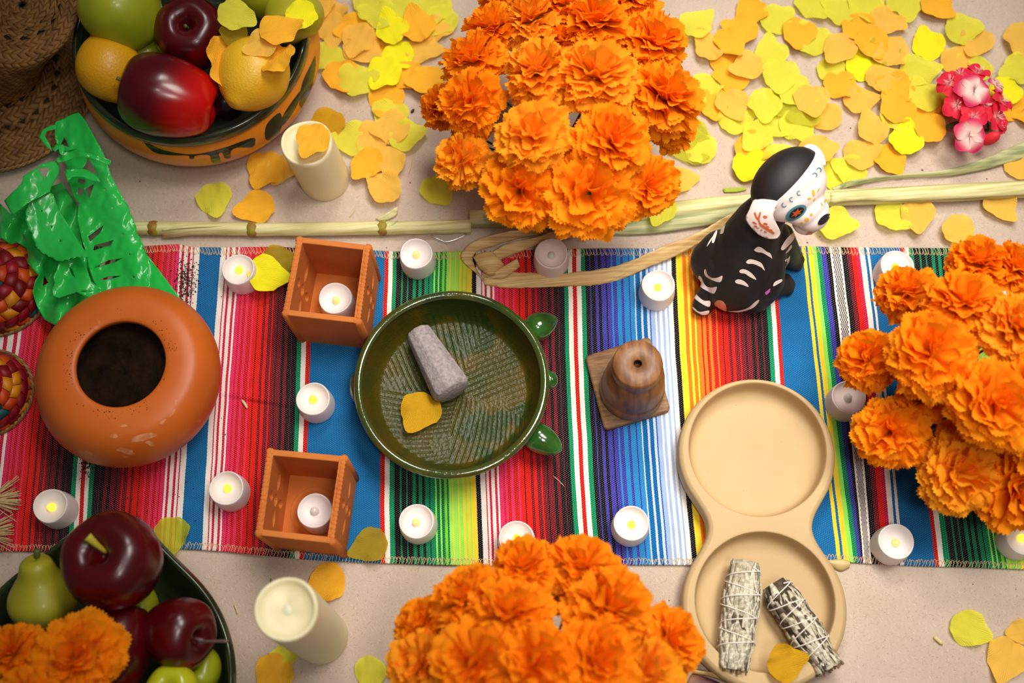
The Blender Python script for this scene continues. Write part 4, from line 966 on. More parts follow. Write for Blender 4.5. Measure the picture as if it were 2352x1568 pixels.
# ---------------------------------------------------------------- fruit bowls
def fruit_mat(name, a, b, rough=.28, sc=12, c3=None, bump=0.0, bsc=300, coat=.3, sc3=8, t3=.58): return mat(name, a, rough, b, sc, 4, .35, .68, bump=bump, bsc=bsc, coat=coat, col3=c3, sc3=sc3, t3=t3)
m_red = fruit_mat('dark_red_apple', (88, 3, 10), (52, 3, 9), c3=(112, 5, 10), coat=.10); m_red2 = fruit_mat('bright_red_apple', (136, 4, 10), (84, 3, 12), c3=(190, 14, 10), sc3=7, t3=.52, coat=.12)
m_lem = fruit_mat('yellow_lemon', (240, 190, 44), (230, 172, 22), .4, 10, bump=.35, bsc=420, coat=.1); m_lem2 = fruit_mat('golden_lemon', (232, 168, 16), (212, 146, 10), .4, 10, bump=.35, bsc=420, coat=.1)
m_grn = fruit_mat('green_apple', (170, 176, 30), (140, 152, 26), .35, 14, coat=.2); m_pear = fruit_mat('green_pear', (176, 170, 36), (150, 142, 28), .45, 16, c3=(160, 120, 40), sc3=14, t3=.68, coat=.1); m_st = mat('fruit_stem', (92, 96, 48), .6); m_st2 = mat('yellow_stem', (190, 172, 50), .6); m_aub = fruit_mat('aubergine', (44, 12, 24), (28, 8, 18))
def fruit(name, label, px, py, z, rp, kind, m, axis=(0, 0, 1), stem=None, el=1.0, grp='fruit in the bowls', sm=None, spx=None):
    p = G(px, py, z); R_ = rp*PX(px, py, z); t = thing(name, p, label, 'fruit', grp)
    if kind == 'apple': prof = [(.02, -.62), (.14, -.70), (.30, -.86), (.46, -.90), (.68, -.76), (.88, -.40), (.99, .0), (1.0, .28), (.92, .60), (.72, .84), (.48, .93), (.26, .84), (.12, .64), (.05, .52), (0, .50)]
    elif kind == 'pear': prof = [(0, -.95), (.2, -1.0), (.5, -.95), (.85, -.65), (1.0, -.2), (.95, .2), (.76, .6), (.58, .95), (.50, 1.25), (.42, 1.5), (.24, 1.64), (.08, 1.62), (0, 1.58)]
    elif kind == 'lemon': prof = [(0, -1.22), (.12, -1.2), (.28, -1.06), (.6, -.82), (.88, -.45), (1.0, 0), (.9, .42), (.64, .8), (.34, 1.04), (.16, 1.16), (0, 1.18)]
    else: prof = [(0, -1), (.5, -.87), (.87, -.5), (1, 0), (.87, .5), (.5, .87), (0, 1)]
    P_ = catmull([(r, 0, zz) for r, zz in prof], 44); lob = rnd.uniform(0, 6)
    v, f = lathe([(max(q.x, 0), q.z*el) for q in P_], 56, (lambda a, r, z_: 1+(.035*math.sin(5*a+lob)*max(0, min(1, abs(z_))) if kind == 'apple' else .015*math.sin(2*a+lob))))
    M_ = Vector(axis).normalized().to_track_quat('Z', 'Y').to_matrix() @ Matrix.Rotation(lob, 3, 'Z')
    add('flesh', [M_ @ q*R_ for q in v], f, m, t)
    if stem:
        z0 = {'apple': .5*el, 'pear': 1.55, 'lemon': 1.1}.get(kind, .9); a = M_ @ Vector((0, 0, z0))*R_; b = M_ @ (Vector((stem[0], stem[1], z0+stem[2])))*R_
        v, f = tube(catmull([a, a.lerp(b, .5)+Vector((0, 0, .001)), b], 8), [.0014]*6+[.0020, .0024] if not sm else [.0018]*4+[.003, .0036, .004, .0042], 8); add('stem', v, f, sm or m_st, t)
    if spx:
        (a, b, r1_, r2_, sm_) = spx; A = G(*a); B = G(*b); v, f = tube(catmull([A, A.lerp(B, .5)+Vector((0, 0, .002)), B], 8), [r1_+(r2_-r1_)*i/7 for i in range(8)], 8); add('stem', v, f, sm_, t, world=True)
    return t
# orange clay bowl, upper left
def view_axis(dx, dy, dz=0.0):
    """axis pointing along a picture direction (right, down) lifted by dz"""
    a = rt*dx - up*dy; a.z += dz; return a
zr = .088; gc = G(438, 84, zr); R_ = 270*PX(438, 84, zr)
m_ob = mat('orange_glazed_clay', (232, 146, 40), .35, (218, 128, 30), 10, coat=.3, bump=.06, bsc=60); m_db = mat('dark_green_glaze', (30, 36, 24), .2, (46, 54, 30), 24, coat=.5)
t = thing('fruit_bowl', (gc.x, gc.y, 0), 'orange clay bowl with dark rim and green drips, upper left, full of fruit', 'bowl'); ob = t
prof = [(0, 0), (R_*.68, 0), (R_*.76, .003), (R_*.95, .020), (R_*1.045, .042), (R_*1.05, .060), (R_*.995, .078)]; P_ = catmull([(r, 0, z) for r, z in prof], 36); v, f = lathe([(q.x, q.z) for q in P_], 96); add('outer_wall', v, f, m_ob, t)
prof = [(R_*.992, .074), (R_*1.012, .081), (R_*1.012, .088), (R_*.995, .0925), (R_*.965, .0925), (R_*.945, .087), (R_*.93, .076), (R_*.85, .045), (R_*.65, .018), (R_*.3, .010), (0, .009)]; P_ = catmull([(r, 0, z) for r, z in prof], 44); v, f = lathe([(max(q.x, 0), q.z) for q in P_], 96); add('dark_rim_and_inside', v, f, m_db, t)
bpy.context.view_layer.update(); bv = bvh_of(list(t.children))
for poly in [[(970, 950), (1100, 1010), (1300, 1040), (1500, 1000), (1700, 930), (1722, 960), (1700, 992), (1600, 995), (1560, 1020), (1556, 1066), (1520, 1066), (1500, 1030), (1478, 1040), (1490, 1092), (1430, 1094), (1412, 1045), (1320, 1050), (1310, 1070), (1280, 1068), (1270, 1048), (1150, 1046), (1040, 1025)],
             [(1800, 840), (1890, 760), (1900, 860), (1860, 930), (1820, 945), (1790, 930)], [(2040, 560), (2100, 430), (2128, 380), (2120, 520), (2060, 720), (2020, 700)], [(1960, 700), (2040, 600), (2010, 700), (1950, 800), (1900, 850), (1905, 790)]]:
    decal('painted_drip', [(x/2.94, y/2.94) for x, y in poly], bv, m_db, t, .0004, 5)
FB = 'fruit in the orange clay bowl'
fruit('green_apple', 'green yellow apple with dried blossom end, at top of the orange bowl', 283, 28, .118, 93, 'apple', m_grn, view_axis(-.3, -.5, .5), None, .95, FB)
fruit('red_apple', 'dark red apple showing its dimple in the middle of the orange bowl', 442, 82, .098, 82, 'apple', m_red, view_axis(.05, .15, 1), (.02, .05, .25), 1.0, FB)
fruit('lemon', 'golden lemon at left of the orange bowl beside the straw hat', 250, 155, .098, 74, 'lemon', m_lem2, view_axis(.35, .9, .1), None, 1.0, FB)
vA = view_axis(1, .35, .0)
m_red2 = mat('bright_red_apple', (84, 3, 12), .25, (64, 2, 10), 14, 4, coat=.12, grad=((tuple(vA.normalized()), -.002, .046, (190, 12, 8)), (tuple(view_axis(-.8, .75, -.2).normalized()), .028, .040, (70, 74, 22))))
fruit('red_apple', 'long bright red apple with green base at front of the orange bowl', 390, 224, .112, 94, 'apple', m_red2, view_axis(-.92, -.18, .12), None, 1.22, FB, spx=((296, 196, .118), (268, 179, .130), .0012, .0022, m_st))
fruit('lemon', 'bright yellow lemon under orange petals at right of the orange bowl', 583, 168, .112, 84, 'lemon', m_lem, view_axis(-.30, .75, .35), None, 1.02, FB)
fruit('pear', 'green pear at the upper right of the orange bowl', 672, 38, .100, 72, 'pear', m_pear, view_axis(-.5, -.9, .2), None, .8, FB)
fruit('green_apple', 'second green apple behind the petals at top of the orange bowl', 600, -20, .108, 62, 'apple', m_grn, (0, .3, 1), None, 1.0, FB)
fruit('aubergine', 'small dark aubergine low between the red apple and lemon', 520, 240, .080, 36, 'ball', m_aub, (0, 0, 1), None, 1.2, FB)
fruit('green_apple', 'green apple low under the red one in the orange bowl', 330, 130, .055, 70, 'apple', m_grn, (0, .3, 1), None, 1.0, FB)
for a in [(540, 34, 'Y', 150, 44, .150, (0, 10), 'lime petal resting on fruit at top of the orange bowl'), (690, 34, 'L', 60, 40, .147, (0, 5), 'bright lemon petal on the pear in the orange bowl'), (640, 68, 'O', 200, 48, .153, (-5, 8), 'pale orange petal on top of the lemon, largest of that pile'),
          (535, 76, 'D', 100, 36, .136, (10, 20), 'olive petal under the lime one in the orange bowl'), (500, 120, 'O', 60, 44, .130, (30, 50), 'orange petal curled against the lemon, left side'), (512, 170, 'O', 100, 42, .122, (20, 50), 'orange petal hanging down between lemon and red apple'),
          (640, 135, 'O', -60, 50, .146, (-20, -20), 'translucent orange petal draped over the lemon'), (600, 100, 'P', 30, 38, .149, (0, 0), 'pale petal tucked under the pile on the lemon')]:
    plist = []; petal(*a, ''); build_petals()
# dark green bowl, lower left
zr = .082; gc = G(210, 1575, zr); R_ = 330*PX(210, 1575, zr)
hd = G(262, 1180, zr); ha = math.atan2(hd.y-gc.y, hd.x-gc.x); hl = (Vector((hd.x, hd.y))-Vector((gc.x, gc.y))).length/R_-1
t = thing('fruit_bowl', (gc.x, gc.y, 0), 'dark green glazed bowl with a bulging spout, lower left, full of apples and pears', 'bowl')
def spout(a, r, z):
    d = (a-ha+PI) % (2*PI)-PI; return 1+hl*math.exp(-(d/.34)**2)*max(0, min(1, (z-.01)/.05))
m_gb = mat('olive_dark_glaze', (34, 42, 22), .22, (48, 58, 24), 18, coat=.4)
prof = [(0, 0), (R_*.55, 0), (R_*.62, .004), (R_*.82, .024), (R_*.95, .050), (R_*1.0, .074), (R_*1.0, .080), (R_*.988, .0840), (R_*.965, .0842), (R_*.945, .079), (R_*.90, .062), (R_*.8, .034), (R_*.55, .014), (0, .010)]; P_ = catmull([(r, 0, z) for r, z in prof], 70); v, f = lathe([(max(q.x, 0), q.z) for q in P_], 120, spout); add('glazed_body', v, f, m_gb, t)
FG = 'fruit in the dark green bowl'
fruit('red_apple', 'largest dark red apple with yellow stem on top of the green bowl fruit', 264, 1292, .150, 112, 'apple', m_red, view_axis(-.12, -.10, 1), None, .95, FG, spx=((243, 1268, .176), (201, 1232, .192), .0018, .0044, m_st2))
fruit('pear', 'green yellow pear standing at left in the green bowl', 98, 1372, .105, 80, 'pear', m_pear, view_axis(-.02, -.95, .5), None, .8, FG, spx=((88, 1288, .128), (85, 1262, .138), .0022, .0036, m_st))
fruit('red_apple', 'shiny dark red apple with long thin stem at right in the green bowl', 408, 1452, .112, 82, 'apple', m_red, view_axis(.75, .22, .45), None, .95, FG, spx=((452, 1473, .128), (524, 1472, .150), .0012, .0016, mat('brown_stem', (110, 90, 80), .5)))
fruit('red_apple', 'tall red apple partly hidden under the corner marigold in the green bowl', 262, 1478, .118, 88, 'apple', m_red, view_axis(-.2, .9, .2), None, 1.15, FG)
fruit('green_apple', 'bright green apple at bottom frame edge in the green bowl', 398, 1590, .112, 62, 'apple', fruit_mat('lime_apple', (186, 190, 26), (160, 168, 20)), (0, .2, 1), None, .9, FG)
fruit('green_apple', 'dark shaded green apple under the shiny red one in the green bowl', 450, 1540, .070, 60, 'apple', m_grn, (0, .2, 1), None, .9, FG)
fruit('green_apple', 'green apple low in the spout of the green bowl under the largest apple', 300, 1400, .062, 66, 'apple', m_grn, (0, .2, 1), None, .9, FG)

# ---------------------------------------------------------------- straw hat, upper left
m_straw = mat('straw', (142, 98, 44), .65, (108, 70, 28), 60, 3, bump=.2, bsc=400); m_hshade = mat('hat_hole_shade', (34, 20, 8), .9); m_trim = mat('straw_edge', (170, 130, 74), .7, (130, 92, 44), 80)
hatc = G(-5, 192, .015); t = thing('straw_hat', (hatc.x, hatc.y, 0), 'woven straw hat with open weave brim in the upper left corner', 'hat')
LO = [(-5, 190, .014, 226), (-5, 188, .018, 205), (-4, 184, .017, 165), (-4, 178, .018, 125), (-2, 168, .024, 104), (2, 150, .038, 97), (10, 118, .062, 102), (26, 74, .088, 118), (42, 40, .104, 134), (50, 24, .110, 128), (50, 18, .109, 100), (50, 12, .100, 60), (50, 10, .096, 5)]
rings_ = []
for (x, y, z, r) in LO:
    c_ = G(x, y, z); rings_.append((c_, r*PX(x, y, z)))
CR = catmull([c for c, r in rings_], 100); RR = catmull([(r, 0, 0) for c, r in rings_], 100)
def hat_pt(a, s, off=0.0):
    k = s*99; i = min(int(k), 98); q = k-i; c = CR[i].lerp(CR[i+1], q); r = RR[i].x*(1-q)+RR[i+1].x*q
    return c+Vector((math.cos(a)*r, math.sin(a)*r, 0))
def hat_n(a, s):
    e = .004; p = hat_pt(a, s); du = hat_pt(a+.02, s)-p; dv = hat_pt(a, min(1, s+e))-hat_pt(a, max(0, s-e)); n_ = du.cross(dv)
    return n_.normalized() if n_.length > 1e-12 else Vector((0, 0, 1))
V = [hat_pt(2*PI*i/96, j/80)-hat_n(2*PI*i/96, j/80)*.0014 for j in range(81) for i in range(96)]; add('shade_backing', V, grid_faces(96, 81, True), m_hshade, t, world=True)  # added dark shell; its colour stands in for shade behind the straw holes
# arc length along the profile, for even rows of plaiting
prof_s = [0.0]; 
for i in range(1, 200): prof_s.append(prof_s[-1]+(hat_pt(-.6, i/199)-hat_pt(-.6, (i-1)/199)).length)
rowh = .0058; nrow = int(prof_s[-1]/rowh); parts = []; rh = random.Random(2); row_s = []
k = 0
for rr_ in range(nrow+1):
    while k < 198 and prof_s[k] < rr_*rowh: k += 1
    row_s.append(k/199)
for rr_ in range(nrow-1):
    s0, s1 = row_s[rr_], row_s[min(rr_+2, nrow)]; sm = (s0+s1)/2; rad_ = (hat_pt(0, sm)-hat_pt(PI, sm)).length/2; nn = max(8, int(2*PI*rad_/.0092)); holes_row = (rr_ in (7, 8, 11, 12)) or (rr_ in (nrow-9, nrow-10, nrow-7))
    for q in range(nn):
        a0 = 2*PI*(q+(.25*(rr_ % 4)))/nn; a1 = a0+2*PI/nn*.92
        if holes_row and (q % 2 == rr_ % 2): continue
        mirror = (rr_ % 2 == 0); sk = .35*2*PI/nn*(1 if mirror else -1); pts = []; jit = rh.uniform(-.0002, .0002)
        for sj, ss in enumerate((s0, s0*.5+s1*.5, s1)):
            for ai, aa in enumerate((a0, (a0+a1)/2, a1)):
                lift = .0010 if (sj == 1) else -.0008; lift += .0003 if ai == 1 else 0
                A_ = aa+sk*(sj-1)*2; pts.append(hat_pt(A_, ss)+hat_n(A_, ss)*(lift+jit))
        parts.append((pts, grid_faces(3, 3)))
v, f = merge(*parts); o = add('plaited_straw', v, f, m_straw, t, world=True, thick=.0005); tag(o, kind='stuff')
for sgn in (0, 1):
    P_ = []
    for i in range(300): a = 2*PI*i/299; ph = a*60+sgn*PI; p = hat_pt(a, .002); P_.append(p+Vector((math.cos(a), math.sin(a), 0))*(.0012*math.cos(ph))+Vector((0, 0, .0012*math.sin(ph)+.0005)))
    v, f = tube(P_, .0012, 5, False); add('braided_edge', v, f, m_trim, t, world=True)

# ---------------------------------------------------------------- colourful woven palm domes, left edge
WC = [mat('red_palm', (150, 16, 24), .5, (112, 8, 16), 50), mat('crimson_palm', (170, 20, 40), .5, (130, 12, 30), 50), mat('orange_palm', (220, 84, 14), .5, (196, 62, 10), 50), mat('teal_palm', (20, 84, 92), .5), mat('yellow_palm', (226, 140, 14), .5)]
def dome(cx, cy, rp, hgt, label, seed, z0=.003):
    c = G(cx, cy, z0); R_ = rp*PX(cx, cy, z0); t = thing('woven_palm_dome', (c.x, c.y, z0), label, 'basket', 'woven palm domes'); rd = random.Random(seed)
    v, f = lathe([(R_*.985*math.cos(a), hgt*.97*math.sin(a)) for a in [i/16*PI/2 for i in range(17)]], 48); add('inner_shell', v, f, WC[0], t)
    groups = {i: [] for i in range(5)}; rows = 7
    for j in range(rows):
        e0, e1 = j/rows*PI/2, (j+1)/rows*PI/2*1.0; rm = R_*math.cos((e0+e1)/2); n_ = max(6, int(2*PI*rm/.0145))
        for q in range(n_):
            a0 = 2*PI*(q+.5*(j % 2))/n_; a1 = a0+2*PI/n_*.95
            cidx = [2, 0, 4, 2, 3, 2, 4, 0][(q+j*3) % 8] if j % 3 != 1 else (1 if (q+j) % 5 else 0); pts = []
            for sj in range(3):
                for ai in range(3):
                    e = e0+(e1-e0)*sj/2*1.12; a = a0+(a1-a0)*ai/2+(.05 if j % 2 else -.05)*(sj-1); k = 1+(.030 if sj == 0 else (.018 if sj == 1 else .004))+(.004 if ai == 1 else 0)
                    pts.append(Vector((R_*k*math.cos(e)*math.cos(a), R_*k*math.cos(e)*math.sin(a), hgt*k*math.sin(e))))
            groups[cidx].append((pts, grid_faces(3, 3)))
    for i, nm in enumerate(('red_strips', 'crimson_strips', 'orange_strips', 'teal_strips', 'yellow_strips')):
        if groups[i]: v, f = merge(*groups[i]); tag(add(nm, v, f, WC[i], t, thick=.0005), kind='stuff')
    for sg in (0, 1):
        P_ = [Vector((R_*1.05*math.cos(2*PI*i/200)+.001*math.cos(i*.9+sg*PI), R_*1.05*math.sin(2*PI*i/200), .0035+.0016*math.sin(i*.9+sg*PI))) for i in range(201)]
        v, f = tube(P_, .0016, 5, False); add('braided_rim', v, f, mat('rim_palm', (130, 96, 50), .7) if sg == 0 else m_trim, t)
dome(2, 662, 112, .048, 'upper red and orange woven palm dome at left frame edge', 3)
dome(-25, 905, 98, .046, 'lower dark red woven palm dome left of the clay pot', 6)
# raffia tufts
m_raf = mat('raffia', (212, 184, 132), .8)
for (x, y, l, n_) in ((-30, 1150, 'upper pale raffia tuft at left frame edge on red stripes', 90), (-45, 1225, 'lower pale raffia tuft at left frame edge on red stripes', 80)):
    parts = []; rd = random.Random(n_)
    for i in range(n_):
        ex = x+rd.uniform(50, 80); ey = y+rd.gauss(-8, 20); z1 = rd.uniform(.004, .016)
        parts.append(tube(catmull([G(x, y+rd.uniform(-6, 6), .008), G((x*.5+ex*.5), y*.5+ey*.5, .012+rd.uniform(0, .008)), G(ex, ey, z1)], 6), .0005, 4))
    v, f = merge(*parts); t = thing('raffia_tuft', G(x, y, .004), l, 'raffia'); tag(add('raffia_strands', v, f, m_raf, t, world=True), kind='stuff')

# ---------------------------------------------------------------- green cut plastic paper
m_gp = mat('green_plastic', (64, 226, 104), .22, (44, 214, 86), 18, bump=.12, bsc=45, transl=.30, coat=.3, spec=.5)
t = thing('cut_paper_banner', G(160, 520, .0), 'bright green crumpled plastic banner with cut out shapes, above the clay pot', 'banner')
def sheet(name, poly, holes, zf, sc=2.958, ox=0, oy=230, pin=(), smooth=False, step=7):
    P_ = [(ox+x/sc, oy+y/sc) for x, y in poly]; Hs = [[(ox+x/sc, oy+y/sc) for x, y in h] for h in holes]
    Hs += [[(ox+x/sc+1.7*math.cos(2*PI*k/8), oy+y/sc+1.7*math.sin(2*PI*k/8)) for k in range(8)] for x, y in pin]
    V2, F2 = tri_poly(P_, Hs, step); V = [G(p[0], p[1], zf(p[0], p[1])) for p in V2]
    return add(name, V, [tuple(f) for f in F2], m_gp, t, world=True, thick=.0003)
def wr(x, y, s=1.0, a=0): return .0022*s*noise.noise((x/30, y/45, a))+.0011*s*noise.noise((x/11, y/22, a+5))+.0030*s*abs(noise.noise((x/22+y/40, y/60, a+9)))+.0016*s*abs(noise.noise((x/9-y/30, y/34, a+2)))
def scal(pts, n, amp):
    out = []
    for (a, b) in zip(pts, pts[1:]):
        L_ = math.hypot(b[0]-a[0], b[1]-a[1]); m_ = max(1, round(L_/n)); dx_, dy_ = (b[0]-a[0])/L_, (b[1]-a[1])/L_
        for k in range(m_):
            for q in range(5): u = (k+q/5)/m_; h_ = amp*math.sin(PI*q/5); out.append((a[0]+(b[0]-a[0])*u+dy_*h_, a[1]+(b[1]-a[1])*u-dx_*h_))
    return out+[pts[-1]]
sheet('folded_panel', [(0, 700), (70, 770), (200, 690), (330, 590), (420, 560), (520, 700), (560, 1000), (640, 1150), (660, 1310), (560, 1390), (470, 1450), (425, 1500), (380, 1532), (300, 1490), (250, 1400), (222, 1300), (240, 1225), (262, 1190), (190, 1110), (100, 1000), (0, 930)], [[(150, 900), (195, 960), (160, 940)], [(300, 1190), (330, 1240), (290, 1260)]], lambda x, y: .030+.012*math.sin(x/16+y/40)+wr(x, y, 1.5, 7))
sheet('side_fin', [(960, 1000), (1000, 1050), (1100, 1180), (1240, 1365), (1262, 1392), (1180, 1370), (1000, 1310), (900, 1300)], [], lambda x, y: .012+wr(x, y, .6, 3)+max(0, 345-x)*.0002)
right = scal([(860, 700), (880, 770), (912, 830), (925, 900), (960, 965), (988, 1050), (1003, 1120), (1010, 1200), (1016, 1275)], 55, 8)
sheet('main_panel', [(375, 150), (505, 90), (535, 84), (575, 130), (620, 210), (700, 350), (760, 520), (800, 600)]+right+[(870, 1310), (700, 1330), (680, 1300), (640, 1240), (600, 1130), (590, 1050), (560, 960), (530, 830), (515, 700), (470, 560), (455, 450), (400, 340), (372, 250)],
      [[(438, 248), (468, 318), (412, 300)], [(600, 392), (665, 505), (560, 465), (585, 430)], [(534, 530), (580, 545), (572, 574), (528, 558)], [(640, 570), (606, 664), (578, 602)], [(532, 592), (566, 606), (556, 652), (526, 632)], [(500, 662), (538, 700), (524, 792), (492, 745)],
       [(706, 848), (680, 902), (612, 962), (598, 925)], [(772, 950), (752, 985), (634, 1022), (642, 984)], [(640, 1140), (740, 1086), (836, 1072), (770, 1104)], [(662, 1224), (740, 1196), (826, 1192), (750, 1216)]],
      lambda x, y: .052+.008*math.exp(-((x-(196+(y-260)*.34))/38)**2)-.012*(y-260)/400+wr(x, y, 1.0, 1), pin=[(715, 607), (768, 730), (830, 910), (880, 1045), (908, 1200)], step=6)
sheet('side_panel', [(150, 560), (155, 520), (290, 430), (380, 412), (404, 440), (400, 500), (350, 590), (340, 620), (190, 700), (92, 778), (70, 760), (28, 682), (80, 630)], [[(254, 458), (338, 460), (304, 532)]], lambda x, y: .082+.010*math.sin(x/35)+wr(x, y, .8, 2))
left = scal([(600, 1062), (520, 1062), (400, 1092), (270, 1022), (235, 960), (222, 900), (198, 870), (186, 830), (178, 790), (184, 730)], 48, 8)
sheet('scalloped_panel', [(190, 700), (260, 660), (330, 618), (362, 640), (400, 750), (470, 850), (540, 970), (592, 1040)]+left, [], lambda x, y: .074+.010*math.sin((x+y)/60)+wr(x, y, .9, 4), pin=[(282, 752), (349, 860), (409, 957)])
sheet('lower_panel', [(400, 1092), (520, 1050), (560, 1060), (620, 1230), (690, 1290), (688, 1322), (600, 1345), (520, 1304), (400, 1345), (362, 1330), (355, 1290), (372, 1240), (360, 1200), (382, 1160)], [[(466, 1130), (490, 1150), (512, 1205), (490, 1190)], [(540, 1298), (590, 1292), (630, 1300), (590, 1306)]], lambda x, y: .060+.006*math.sin(x/18+y/30)+wr(x, y, 1.2, 6))
sheet('ribbon_loop', [(265, 250), (285, 205), (330, 176), (382, 166), (376, 196), (320, 210), (302, 240), (340, 300), (352, 345), (300, 300)], [], lambda x, y: .092+wr(x, y, 1, 8))
sheet('ribbon_loop', [(352, 330), (380, 300), (425, 300), (440, 330), (430, 380), (405, 362), (400, 330), (372, 350)], [], lambda x, y: .090+wr(x, y, 1, 8))
sheet('ribbon_loop', [(385, 400), (430, 350), (520, 330), (560, 350), (660, 372), (756, 412), (744, 440), (650, 402), (560, 384), (500, 392), (460, 410), (395, 425)], [], lambda x, y: .084+.004*math.sin(x/14)+wr(x, y, 1, 9))
sheet('ribbon_loop', [(440, 470), (560, 462), (610, 480), (668, 530), (690, 560), (640, 556), (560, 520), (490, 520), (460, 560), (450, 520)], [], lambda x, y: .080+.004*math.sin(y/9)+wr(x, y, 1, 9))

# ---------------------------------------------------------------- painted dog figurine
m_blk = mat('satin_black', (26, 22, 22), .58, (34, 29, 28), 30, spec=.4); m_wht = mat('painted_white', (232, 214, 208), .5); m_pk = mat('painted_pink', (216, 130, 110), .5)
m_teal = mat('painted_teal', (70, 140, 150), .5); m_yel = mat('painted_yellow', (234, 186, 40), .5); m_org = mat('painted_orange', (206, 96, 48), .5); m_nose = mat('nose_black', (34, 34, 42), .35); m_mag = mat('painted_magenta', (196, 90, 180), .5)
base = G(1700, 640, .0022); t = thing('dog_figurine', (base.x, base.y, .0022), 'black and white painted skeleton dog figurine sitting on the runner', 'figurine')
def blob(objname, chains, m, vox):
    parts = []
    for pts in chains:      # each: list of (px, py, z, r); swept spheres
        P_ = [(G(a, b, c), r) for a, b, c, r in pts]
        if len(P_) == 1: parts.append(ellipsoid(P_[0][0], (P_[0][1],)*3))
        for (p, r), (q, s) in zip(P_, P_[1:]):
            n_ = max(3, int((q-p).length/.003))
            for k in range(n_+1):
                u = k/n_; parts.append(ellipsoid(p.lerp(q, u), (r+(s-r)*u,)*3, n=20, m=12))
    v, f = merge(*parts); o = add(objname, v, f, m, t, world=True)
    md = o.modifiers.new('remesh', 'REMESH'); md.mode = 'VOXEL'; md.voxel_size = vox; md.use_smooth_shade = True
    sm = o.modifiers.new('smooth', 'SMOOTH'); sm.factor = .6; sm.iterations = 7
    return o
body = blob('body', [[(1688, 655, .034, .031), (1700, 620, .046, .037), (1708, 590, .060, .036), (1722, 552, .078, .032), (1740, 512, .098, .026), (1764, 482, .112, .022)],
                     [(1710, 650, .032, .030), (1745, 640, .040, .027), (1752, 575, .062, .026), (1772, 545, .074, .020)],
                     [(1730, 672, .026, .023), (1752, 655, .028, .021), (1772, 642, .024, .014)],           # near haunch
                     [(1755, 668, .016, .013), (1785, 660, .0135, .0118), (1798, 655, .0120, .0112)], [(1804, 642, .0095, .0076)], [(1811, 653, .0095, .0078)], [(1809, 665, .0095, .0074)],
                     [(1640, 600, .040, .026), (1660, 580, .052, .026)],                                       # far haunch side
                     [(1784, 558, .062, .015), (1802, 580, .040, .0125), (1814, 594, .018, .0115), (1820, 600, .0115, .0108)], [(1828, 586, .0095, .0074)], [(1833, 597, .0095, .0076)], [(1830, 609, .0095, .0074)],
                     [(1796, 540, .062, .013), (1812, 562, .040, .010), (1822, 580, .016, .009)],
                     [(1645, 614, .058, .0115)], [(1646, 626, .044, .0105), (1634, 660, .030, .0120), (1620, 690, .018, .0125), (1614, 702, .0145, .0118)]], m_blk, .0017)
hc = G(1808, 418, .142); U1 = (G(1870, 362, .142)-G(1750, 470, .142)).normalized(); FD = Vector((0, 0, 1)).cross(U1); 
if (proj(hc+FD*.02)[0]-proj(hc)[0]) < 0: FD = -FD
parts = [ellipsoid(hc, (.043, .031, .033), Matrix((U1, FD, Vector((0, 0, 1)))).transposed(), 40, 26), ellipsoid(hc+FD*.012-Vector((0, 0, .004)), (.038, .026, .028), Matrix((U1, FD, Vector((0, 0, 1)))).transposed(), 40, 26)]
mz = G(1862, 492, .124); parts += [ellipsoid(mz, (.0185, .019, .0165), Matrix((U1, FD, Vector((0, 0, 1)))).transposed(), 30, 20), ellipsoid(G(1845, 470, .132), (.024, .022, .018), Matrix((U1, FD, Vector((0, 0, 1)))).transposed(), 30, 20), ellipsoid(G(1876, 482, .126), (.013, .012, .0125)), ellipsoid(G(1852, 510, .112), (.015, .014, .012))]
v, f = merge(*parts); head = add('head', v, f, None, t, world=True)
md = head.modifiers.new('remesh', 'REMESH'); md.mode = 'VOXEL'; md.voxel_size = .0013; md.use_smooth_shade = True; sm = head.modifiers.new('smooth', 'SMOOTH'); sm.factor = .6; sm.iterations = 9
bpy.context.view_layer.update(); bh = bvh_of([head])
def hit(bv_, px, py):
    d = (rt*((px-1176)/FPX)+up*((784-py)/FPX)+fw).normalized(); l, n_, *_ = bv_.ray_cast(CAM, d); return l
p1 = hit(bh, 1788, 458) or hc; p2 = hit(bh, 1868, 366) or hc; p3 = hc-Vector((0, 0, .03))-FD*.016; nn = (p2-p1).cross(p3-p1).normalized()
if nn.dot(FD) < 0: nn = -nn
hm = mat('skull_paint', (26, 22, 22), .58); nt = hm.node_tree; N = nt.nodes; L = nt.links
tc = N.new('ShaderNodeTexCoord'); vm = N.new('ShaderNodeVectorMath'); vm.operation = 'DOT_PRODUCT'; L.new(tc.outputs['Object'], vm.inputs[0]); vm.inputs[1].default_value = nn
gt = N.new('ShaderNodeMath'); gt.operation = 'GREATER_THAN'; L.new(vm.outputs['Value'], gt.inputs[0]); gt.inputs[1].default_value = nn.dot(p1-Vector(t.location))
mx = N.new('ShaderNodeMix'); mx.data_type = 'RGBA'; L.new(gt.outputs[0], mx.inputs[0]); mx.inputs[6].default_value = lin((26, 22, 22)); mx.inputs[7].default_value = lin((240, 228, 224)); L.new(mx.outputs[2], N['Principled BSDF'].inputs['Base Color'])
head.data.materials.append(hm)
